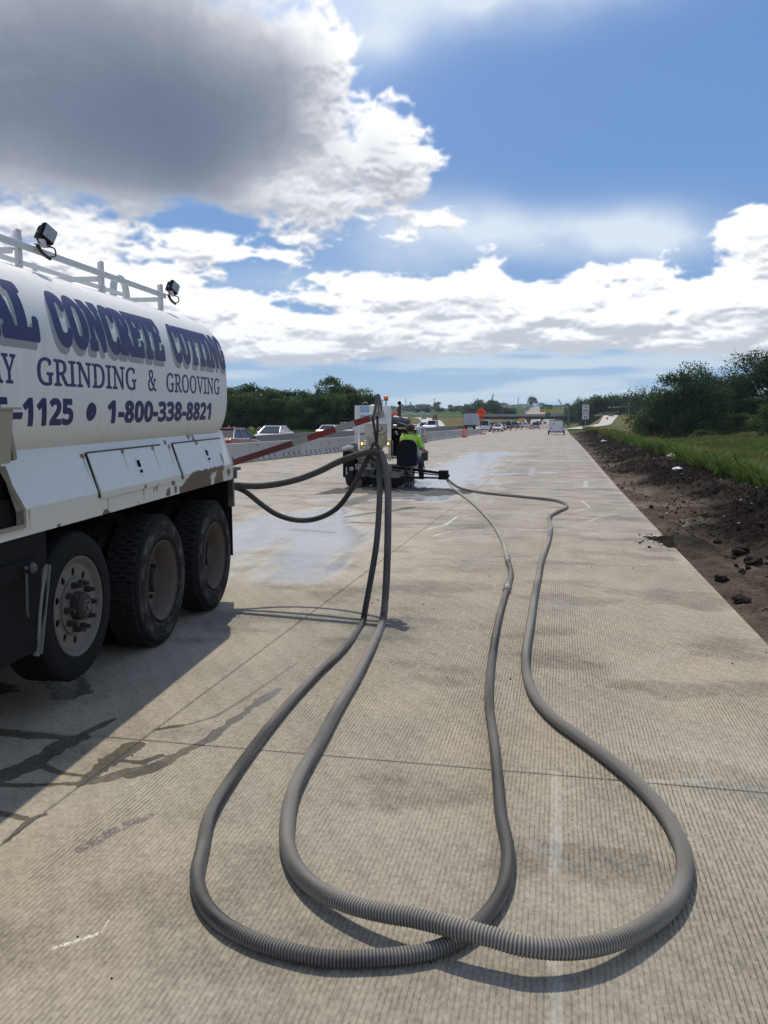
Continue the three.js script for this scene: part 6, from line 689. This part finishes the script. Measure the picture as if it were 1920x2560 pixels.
{
  const t = thing('speed_sign', 'white speed limit sign on a post above the soil heap', 'road sign', [3.4, landY(3.4, -118), -118]), y = landY(3.4, -118);
  const tx = canvasTex(192, 256, (c) => { c.fillStyle = '#dcdcd8'; c.fillRect(0, 0, 192, 256); c.strokeStyle = '#222'; c.lineWidth = 4; c.strokeRect(6, 6, 180, 244); c.fillStyle = '#1a1a1c'; c.textAlign = 'center'; c.font = 'bold 46px sans-serif'; c.fillText('SPEED', 96, 62); c.fillText('LIMIT', 96, 112); c.font = 'bold 124px sans-serif'; c.fillText('65', 96, 228); });
  const t2 = canvasTex(192, 176, (c) => { c.fillStyle = '#dcdcd8'; c.fillRect(0, 0, 192, 176); c.strokeStyle = '#222'; c.lineWidth = 4; c.strokeRect(6, 6, 180, 164); c.fillStyle = '#1a1a1c'; c.textAlign = 'center'; c.font = 'bold 34px sans-serif'; c.fillText('MINIMUM', 96, 50); c.font = 'bold 104px sans-serif'; c.fillText('40', 96, 148); });
  part('speed_panel', [box(0.93, 1.18, 0.012, 0, 4.12 - y, 0.05)], M(1, 1, 1, 0.5, 0, { map: tx }), t); part('minimum_panel', [box(0.93, 0.83, 0.012, 0, 3.09 - y, 0.05)], M(1, 1, 1, 0.5, 0, { map: t2 }), t); part('post', [box(0.07, 4.5 - y, 0.07, 0, (4.5 - y) / 2, 0)], mPost, t);
}
for (const [x, l] of [[-3.77, 'left'], [-2.85, 'right']]) { const t = thing('barricade', `striped orange barricade across the far end of the empty lanes, the ${l} one of two`, 'barricade', [x, roadY(190), -190]); for (const y of [0.4, 0.75]) for (let i = 0; i < 4; i++) part('rail_stripe', [box(0.18, 0.18, 0.03, -0.27 + i * 0.18, y, 0)], i % 2 ? mReflect : mOr, t); part('legs', [box(0.05, 1, 0.05, -0.32, 0.5, -0.04), box(0.05, 1, 0.05, 0.32, 0.5, -0.04), box(0.05, 0.05, 0.5, -0.32, 0.03, 0), box(0.05, 0.05, 0.5, 0.32, 0.03, 0)], mPost, t); }
// ---------------------------------------------------------------- overpass, gantry, signals
{
  const t = thing('overpass', 'low concrete and steel overpass crossing the highway in the distance', 'bridge', [0, 0, -450]), cc = M(0.30, 0.295, 0.28, 0.9), st = M(0.035, 0.03, 0.03, 0.8);
  part('deck', [box(62, 0.3, 14, -19, 7.35, -7)], cc, t); for (const z of [0.15, -14.15]) part('parapet', [box(66, 1.15, 0.3, -19, 8.0, z)], cc, t); for (let i = 0; i < 5; i++) part('girder', [box(60, 1.25, 0.35, -19, 6.55, -0.4 - i * 3.2)], st, t);
  part('pier', [box(1.5, 5, 1.2, -16.7, 3.5, -1.5), box(1.5, 5, 1.2, -16.7, 3.5, -12), box(2.2, 0.9, 13, -16.7, 5.6, -7)], M(0.12, 0.118, 0.112, 0.9), t); part('abutment', [place(prism([[9.2, 7.2], [14, 7.2], [14, 2], [12.4, 2]], 14), 0, 0, -14)], cc, t); part('abutment', [place(prism([[-47, 7.2], [-51, 7.2], [-51, 2], [-50, 2]], 14), 0, 0, -14)], cc, t);
  const c2 = M(0.3, 0.3, 0.28, 0.9); for (const x of [-30, -5]) { part('light_pole', [cyl(0.12, 0.08, 5, x, 10.5, 0.1)], M(0.2, 0.2, 0.2, 0.6), t); }
  const g = thing('sign_gantry', 'green and yellow overhead highway sign on a steel gantry before the overpass', 'road sign', [0, 0, -350]), gm = M(0.11, 0.115, 0.12, 0.7), gr = M(0.01, 0.13, 0.075, 0.6), yTex = canvasTex(256, 64, (c) => { c.fillStyle = '#e0a010'; c.fillRect(0, 0, 256, 64); c.fillStyle = '#151515'; c.font = 'bold 36px sans-serif'; c.fillText('EXIT', 20, 45); c.fillText('ONLY', 156, 45); c.save(); c.translate(124, 34); c.rotate(0.8); c.fillRect(-5, -12, 10, 36); c.beginPath(); c.moveTo(-16, -8); c.lineTo(0, -30); c.lineTo(16, -8); c.fill(); c.restore(); });
  part('column', [box(0.72, 9.2, 0.72, 3.35, 6.1, 0)], gm, g); part('truss', [box(13, 0.12, 0.12, -2.6, 10.5, 0), box(13, 0.12, 0.12, -2.6, 10.1, 0), ...[...Array(12)].map((_, i) => beam([-8.6 + i, 10.1, 0], [-8.1 + i, 10.5, 0], 0.08, 0.08))], M(0.3, 0.32, 0.33, 0.6), g);
  part('main_panel', [box(5, 1.05, 0.1, -5.75, 9.4, 0.3)], gr, g); part('upper_panel', [box(4, 0.85, 0.1, -5.1, 10.4, 0.2)], gr, g); part('yellow_panel', [box(5, 1.2, 0.1, -5.75, 8.25, 0.3)], M(1, 1, 1, 0.5, 0, { map: yTex }), g); part('lower_panel', [box(2.1, 1.7, 0.1, -5.0, 6.8, 0.3)], M(0.012, 0.12, 0.09, 0.6), g); part('legend', [box(1.7, 0.3, 0.02, -6.2, 9.42, 0.37), box(0.6, 0.34, 0.02, -4.3, 9.42, 0.37)], M(0.35, 0.45, 0.4, 0.6), g);
  const s = thing('signal_mast', 'traffic signal mast with a long arm at the top of the ramp', 'traffic light', [0, 0, -420]); part('mast', [cyl(0.22, 0.14, 5.8, 32.4, 10.4, 0), bar([32.4, 11.5, 0], [22.4, 11.3, 0], 0.1, 8, 0.07)], M(0.35, 0.36, 0.36, 0.5, 0.4), s); for (const x of [23.4, 25.5, 27.4]) part('signal_head', [rbox(0.75, 0.75, 0.3, 0.08, x, 11.15, 0.2)], M(0.3, 0.31, 0.3, 0.6), s);
  const y = thing('warning_sign', 'yellow sign at the top of the right hand ramp', 'road sign', [27.6, 7.4, -428]); part('sign_panel', [box(1.0, 1.0, 0.04, 0, 1.7, 0, 0, 0, Math.PI / 4)], M(0.5, 0.36, 0.03, 0.6), y); part('post', [box(0.08, 2, 0.08, 0, 0.8, -0.05)], mPost, y);
  const w = thing('warning_sign', 'small orange sign on the surface of the right hand ramp', 'road sign', [18.6, along(RAMP, 348)[3], -348]); part('sign_panel', [box(0.85, 0.85, 0.04, 0, 0.9, 0, 0, 0, Math.PI / 4)], M(0.6, 0.18, 0.03, 0.6), w); part('post', [box(0.08, 0.9, 0.08, 0, 0.4, -0.05)], mPost, w);
}
// ---------------------------------------------------------------- trees
function foliage(seed, n, size, blobs, cols) { // blobs: [x, y, z, rx, ry, rz]
  const r = rng(seed), P = [], N = [], C = [], vol = blobs.map((b) => Math.pow(b[3] * b[4] * b[5], 0.62)), tot = vol.reduce((a, b) => a + b, 0);
  blobs.forEach((b, bi) => {
    const m = Math.round(n * vol[bi] / tot), tint = 0.72 + 0.6 * r();
    for (let i = 0; i < m; i++) {
      const u = r() * 2 - 1, a = r() * 6.283, s = Math.sqrt(1 - u * u), k = Math.pow(r(), 0.33) * (0.86 + 0.3 * r()), dx = s * Math.cos(a), dy = u, dz = s * Math.sin(a), w = 1 + 0.35 * (vn(dx * 3 + bi * 9, dy * 3 + dz * 3) - 0.5) * 2;
      const x = b[0] + dx * b[3] * k * w, y = b[1] + dy * b[4] * k * w, z = b[2] + dz * b[5] * k * w, L = size * (0.6 + 0.8 * r());
      const n1 = V(r() - 0.5, r() - 0.2, r() - 0.5).normalize(), t1 = V(r() - 0.5, r() - 0.5, r() - 0.5).cross(n1).normalize(), t2 = n1.clone().cross(t1), q = (p, e) => [x + t1.x * p * L + t2.x * e * L, y + t1.y * p * L + t2.y * e * L, z + t1.z * p * L + t2.z * e * L];
      const A = q(-0.5, 0), B = q(0, -0.3), D = q(0.55, 0.05), E = q(0.02, 0.32), nn = n1.clone().lerp(V(dx, dy, dz), 0.55).normalize(); P.push(...A, ...B, ...D, ...A, ...D, ...E);
      const t = tint * (0.7 + 0.6 * r()), c = cols[r() < 0.75 ? 0 : 1].map((v) => v * t); for (let j = 0; j < 6; j++) { N.push(nn.x, nn.y, nn.z); C.push(...c); }
    }
  });
  const g = new THREE.BufferGeometry(); g.setAttribute('position', new THREE.Float32BufferAttribute(P, 3)); g.setAttribute('normal', new THREE.Float32BufferAttribute(N, 3)); g.setAttribute('color', new THREE.Float32BufferAttribute(C, 3)); g.setAttribute('uv', new THREE.Float32BufferAttribute(new Float32Array(P.length / 3 * 2), 2)); return g;
}
const mLeaf = new THREE.MeshPhysicalMaterial({ color: 0xffffff, vertexColors: true, roughness: 1, specularIntensity: 0.12, side: THREE.DoubleSide, transmission: 0.3, thickness: 0 }), mBark = M(0.06, 0.05, 0.04, 0.95, 0, { bumpMap: grainBump, bumpScale: 0.02 });
const GREEN = [[0.050, 0.092, 0.026], [0.076, 0.118, 0.032]], DEEP = [[0.034, 0.068, 0.024], [0.050, 0.084, 0.030]];
function treeShape(seed, H, W, kind, n, size, cols) {
  const r = rng(seed), blobs = [], limbs = [[V(0, -0.3, 0), V(0.1 * W * (r() - 0.5), H * 0.55, 0), 0.035 * H, 0.016 * H]];
  const N = kind === 'bush' ? 20 : 26;
  if (kind === 'spruce') for (let i = 0; i < 18; i++) { const t = i / 17, rad = W * 0.5 * (1 - t) + 0.12; blobs.push([(r() - 0.5) * rad * 0.5, H * (0.08 + 0.92 * t), (r() - 0.5) * rad * 0.5, rad, H * 0.05, rad]); }
  else for (let i = 0; i < N; i++) {
    const lo = kind === 'edge' ? 0.12 : kind === 'bush' ? 0.18 : 0.32, t = lo + (0.95 - lo) * Math.pow(r(), 0.85), a = r() * 6.283, env = W * 0.5 * Math.pow(Math.max(0.05, 1 - Math.pow((t - 0.45) / 0.58, 2)), 0.6), rr = env * Math.sqrt(r()) * 0.95, b = W * (0.1 + 0.1 * r()), x = Math.cos(a) * rr, z = Math.sin(a) * rr;
    blobs.push([x, t * H, z, b * 1.25, b * (0.7 + 0.4 * r()), b * 1.25]); if (i % 2 === 0) limbs.push([V(x * 0.05, H * Math.min(0.5, t * 0.6), z * 0.05), V(x * 0.9, t * H, z * 0.9), 0.012 * H, 0.004 * H]);
  }
  if (kind === 'airy') for (let i = 0; i < 8; i++) { const a = r() * 6.283; blobs.push([Math.cos(a) * W * 0.3 * r(), H * (0.9 + 0.09 * r()), Math.sin(a) * W * 0.3 * r(), W * 0.06, W * 0.07, W * 0.06]); }
  return [foliage(seed + 500, n, size, blobs, cols), merged(limbs.map(([p, q, a, b]) => bar(p.toArray(), q.toArray(), a, 7, b)))];
}
function plant(name, label, shape, pos, turn, s = [1, 1, 1], group) { const t = thing(name, label, 'tree', pos, turn, group); t.scale.set(...s); part('crown', [shape[0].clone()], mLeaf, t); part('trunk', [shape[1].clone()], mBark, t); return t; }
const SH = { edge1: treeShape(101, 9, 8, 'edge', 6500, 0.36, GREEN), edge2: treeShape(102, 9, 7, 'edge', 6000, 0.36, DEEP), airy: treeShape(103, 11, 6.5, 'airy', 4200, 0.34, GREEN), spruce: treeShape(104, 9, 3.6, 'spruce', 3000, 0.3, DEEP), big1: treeShape(105, 10, 13, 'edge', 21000, 0.3, DEEP), big2: treeShape(106, 13.5, 13, 'tree', 16000, 0.32, DEEP), bush: treeShape(107, 3.6, 4.4, 'bush', 4000, 0.2, GREEN) };
{
  const wood = 'trees along the edge of the left hand wood', hand = [0.466, 0.455, 0.4437, 0.4326, 0.4216, 0.4107, 0.3999, 0.3892, 0.3785, 0.3679, 0.3574, 0.3469, 0.3365, 0.3262, 0.3159, 0.3057, 0.2955, 0.2854, 0.2754, 0.2654, 0.2555, 0.2456, 0.2358, 0.226];
  const top = [962, 963, 966, 965, 967, 966, 968, 966, 969, 968, 972, 975, 979, 982, 985, 984, 984, 980, 976, 972, 972, 974, 980, 1000], L = ['broad', 'dark', 'leafy', 'round'], r = rng(33);
  hand.forEach((h, i) => { const d = (i % 2 ? 152 : 138) + 6 * r(), x = -h * d, base = landY(x, -d), H = (1068 - top[i]) / 2071 * d * 1.02 + 1.6 - base + (i % 2 ? 0.4 : -0.5), sh = i % 3 === 1 ? SH.edge2 : SH.edge1, k = H / 9, c = plant('deciduous_tree', 'leafy tree in the dark green wood left of the grinding machine', sh, [x, base, -d], r() * 6, [k * (1.0 + 0.3 * r()), k, k * 1.1], wood); });
  plant('poplar_tree', 'tall airy tree standing above the left hand wood', SH.airy, [-0.2805 * 146, landY(-41, -146), -146], 1, [0.9, 0.92, 0.9]); plant('spruce_tree', 'pointed dark spruce left of the tall airy tree', SH.spruce, [-0.2962 * 148, landY(-44, -148), -148], 2, [1, 0.9, 1]); plant('spruce_tree', 'pointed small spruce in the middle of the left hand wood', SH.spruce, [-0.326 * 146, landY(-48, -146), -146], 3, [0.9, 0.82, 0.9]);
  plant('deciduous_tree', 'broad dark tree left of the tallest one, right of the ramp', SH.big1, [15.9, landY(15, -120), -120], 0.4, [0.86, 0.93, 0.9]); plant('deciduous_tree', 'tall tree with open branches at the right edge of the frame', SH.big2, [29.5, landY(29, -130), -130], 1.7, [0.95, 0.9, 0.95]); plant('deciduous_tree', 'dark tree between the two tall ones at the right', SH.big2, [23.4, landY(23, -133), -133], 3.1, [0.75, 0.66, 0.75]); plant('deciduous_tree', 'low spreading tree in front of the tallest one at the right', SH.edge2, [20.2, landY(20, -124), -124], 2.2, [0.95, 0.8, 0.95]);
  plant('deciduous_tree', 'tall tree half outside the right edge of the frame', SH.big2, [38, landY(38, -132), -132], 0.2, [1, 1.05, 1]); plant('deciduous_tree', 'bushy tree behind the broad dark one at the right', SH.edge1, [19, landY(18, -140), -140], 0.9, [1.1, 0.92, 1.1]); plant('deciduous_tree', 'tree behind the grass at the right, under the tallest crown', SH.edge2, [27, landY(27, -126), -126], 0.3, [1, 0.6, 1]);
  plant('deciduous_tree', 'dark crown filling the gap right of the broad tree', SH.edge1, [21.6, landY(21.6, -138), -138], 4, [1.2, 0.78, 1.2]); plant('deciduous_tree', 'tree behind the tall open one at the right edge', SH.edge2, [32, landY(32, -142), -142], 5, [1.5, 1.05, 1.3]); plant('shrub', 'dark shrub under the trees between the two tall crowns', SH.bush, [23.8, landY(23.8, -119), -119], 0.7, [1.2, 0.9, 1.2]); plant('shrub', 'green shrub cut by the right edge of the frame', SH.bush, [22.6, landY(22.6, -98), -98], 1, [1, 1.1, 1]); plant('shrub', 'low shrub at the foot of the broad dark tree', SH.bush, [11.6, landY(11.6, -117), -117], 2, [1.1, 0.9, 1]); plant('shrub', 'low shrub between the broad tree and the right edge', SH.bush, [19.4, landY(19.4, -116), -116], 2.5, [1, 0.7, 1]); plant('shrub', 'small yellowish shrub low in the ditch grass', SH.bush, [17.4, landY(17.4, -110), -110], 1.4, [0.7, 0.4, 0.7]);
}
// far woods: one mass each
function woodland(label, seed, list, cols, per = 900, size = 1.1) { const r = rng(seed), gs = []; list.forEach(([x, d, h, w], i) => { const b = landY(x, -d), blobs = []; for (let k = 0; k < 7; k++) { const a = r() * 6.28, q = w * 0.32 * Math.sqrt(r()); blobs.push([x + Math.cos(a) * q, b + h * (0.25 + 0.55 * r()), -d + Math.sin(a) * q, w * 0.3, h * 0.26, w * 0.3]); } gs.push(foliage(seed * 31 + i, per, size, blobs, cols)); }); const o = solo('woodland', label, 'woodland', gs, mLeaf); o.userData.kind = 'stuff'; return o; }
{
  const r = rng(71), a = [], b = [], c = [], e = [];
  for (let i = 0; i < 26; i++) a.push([4 + i * 1.35 + r(), 425 + 40 * r() + (i < 5 ? 20 : 0), 9 + 3.5 * r() - (i < 4 ? 3 - i : 0) , 9 + 3 * r()]); for (let i = 0; i < 14; i++) a.push([34 + i * 5, 400 - 10 * r(), 10 + 3 * r(), 11]);
  woodland('dark green woodland on the rise behind the speed limit sign', 3, a, DEEP, 900, 0.85);
  for (let i = 0; i < 16; i++) b.push([-66 + i * 2.1 + r(), 590 + 30 * r(), (i > 2 && i < 10 ? 8 : 4) + 4 * r(), 8 + 3 * r()]); woodland('dark clump of trees behind the orange diamond sign', 4, b, DEEP, 600, 1.0);
  for (let i = 0; i < 60; i++) { const d = 1280 + 200 * r(), x = -290 + i * 8 + 6 * r(); c.push([x, d, 4 + 7 * r() * r(), 10 + 14 * r()]); } woodland('low tree line along the far horizon', 5, c, DEEP, 220, 2.2);
  for (let i = 0; i < 9; i++) e.push([-128 + i * 5.5 + 3 * r(), 720 + 50 * r(), 3 + 4 * r(), 7 + 4 * r()]); woodland('scattered bushes across the far green field', 6, e, DEEP, 300, 1.1);
  const lone = (x, d, h, w, l) => { const s = treeShape(200 + Math.round(d + x), h, w, 'tree', 700, h * 0.12, DEEP); plant('deciduous_tree', l, s, [x, landY(x, -d), -d], 0); };
  lone(-172, 1180, 13, 12, 'round tree alone on the skyline beside the left power pole'); lone(-120, 1180, 11, 20, 'wide tree on the skyline at the foot of the leaning crane'); lone(-86, 1150, 11, 10, 'small tree on the skyline left of the diamond sign'); lone(-58, 720, 10, 10, 'tallest tree of the clump behind the diamond sign'); lone(-36, 1100, 13, 14, 'round tree on the skyline left of the gantry');
}
// ---------------------------------------------------------------- skyline: poles, cranes, sheds
{
  const pm = M(0.07, 0.07, 0.075, 0.8), cm = M(0.16, 0.16, 0.165, 0.6), pg = 'tall power poles on the skyline';
  for (const [x, l] of [[-165.8, 'above the engine stack'], [-134.4, 'above the left ramp'], [-87.1, 'above the diamond sign'], [-44.2, 'left of the gantry']]) { const y = landY(x, -900), t = thing('power_pole', 'tall thin power pole on the skyline ' + l, 'pole', [x, y, -900], 0, pg); part('pole', [cyl(0.42, 0.25, 33 - y, 0, (33 - y) / 2, 0, 0, 0, 0, 8)], pm, t); part('cross_arm', [box(3, 0.2, 0.2, 0, 31.5 - y, 0)], pm, t); }
  const crane = (a, b, w, l) => { const t = thing('crawler_crane', l, 'crane', [a[0], a[1] - 4, -1300]), A = V(0, 4, 0), B = V(b[0] - a[0], b[1] - a[1] + 4, 0), d = B.clone().sub(A), nrm = V(-d.y, d.x, 0).normalize().multiplyScalar(w / 2), gs = []; const p = (t, s, z) => A.clone().addScaledVector(d, t).addScaledVector(nrm, s * Math.min(1, 8 * t + 0.2, 8 * (1 - t) + 0.25)).add(V(0, 0, z)).toArray(); for (const s of [-1, 1]) for (const z of [-0.8, 0.8]) for (let i = 0; i < 12; i++) gs.push(bar(p(i / 12, s, z), p((i + 1) / 12, s, z), 0.32, 5)); for (let i = 0; i < 12; i++) for (const z of [-0.8, 0.8]) gs.push(bar(p(i / 12, i % 2 ? 1 : -1, z), p((i + 1) / 12, i % 2 ? -1 : 1, z), 0.22, 5)); part('boom', gs, cm, t); part('cab', [box(5, 4, 4, -1, 2, 0), box(7, 1.6, 5, -1, 0, 0)], cm, t); part('hoist_line', [bar(B.toArray(), [B.x + 0.6, 6, 0], 0.08, 4)], cm, t); };
  crane([-107.5, 34], [-101.6, 53], 1.7, 'tall crane boom leaning right on the skyline, left of the diamond sign'); crane([-51.5, 33], [-46, 47.8], 0.9, 'faint crane boom leaning right, right of the diamond sign'); crane([3.4, 33], [-3.4, 44], 0.9, 'crane boom leaning left above the gantry'); crane([-229.5, 30], [-232.5, 41.5], 1.2, 'short crane boom beside the engine stack');
  const shed = (x, d, w, h, col, l, n) => { const y = landY(x, -d) - 0.5, t = thing('shed_building', l, 'building', [x, y, -d]); part('wall', [box(w, h, 10, 0, h / 2, 0)], M(...col, 0.8), t); part('roof', [place(prism([[-w / 2 - 0.4, h], [w / 2 + 0.4, h], [w / 2 + 0.4, h + 0.5], [0, h + 1.2], [-w / 2 - 0.4, h + 0.5]], 10.6), 0, 0, -5.3)], M(0.4, 0.4, 0.4, 0.7), t); for (let i = 0; i < n; i++) part('wall_panel', [box(w / n * 0.4, h * 0.85, 0.2, -w / 2 + (i + 0.5) * w / n, h * 0.45, 5.05)], M(col[0] * 0.5, col[1] * 0.5, col[2] * 0.5, 0.8), t); };
  shed(-143, 880, 14, 7, [0.2, 0.2, 0.2], 'grey panelled building left of the left hand ramp, on the far field', 5); shed(-160, 890, 12, 6, [0.16, 0.16, 0.165], 'dark grey building beside the engine stack', 4); shed(-84, 1120, 22, 3, [0.6, 0.6, 0.58], 'long white shed on the skyline left of the diamond sign', 3); shed(-112, 1100, 6, 5, [0.35, 0.12, 0.08], 'small reddish building on the far hill', 1); shed(-52, 1040, 34, 2.6, [0.62, 0.62, 0.6], 'long white roofs on the skyline above the overpass', 4); shed(-26, 1080, 16, 2.6, [0.55, 0.55, 0.54], 'white shed on the skyline left of the gantry sign', 2); shed(-92, 800, 12, 1.6, [0.6, 0.6, 0.58], 'low white trailer shed on the green hill', 2);
}
scene.fog = new THREE.FogExp2(0xc8d8e6, 0.00013);
renderer.render(scene, camera);
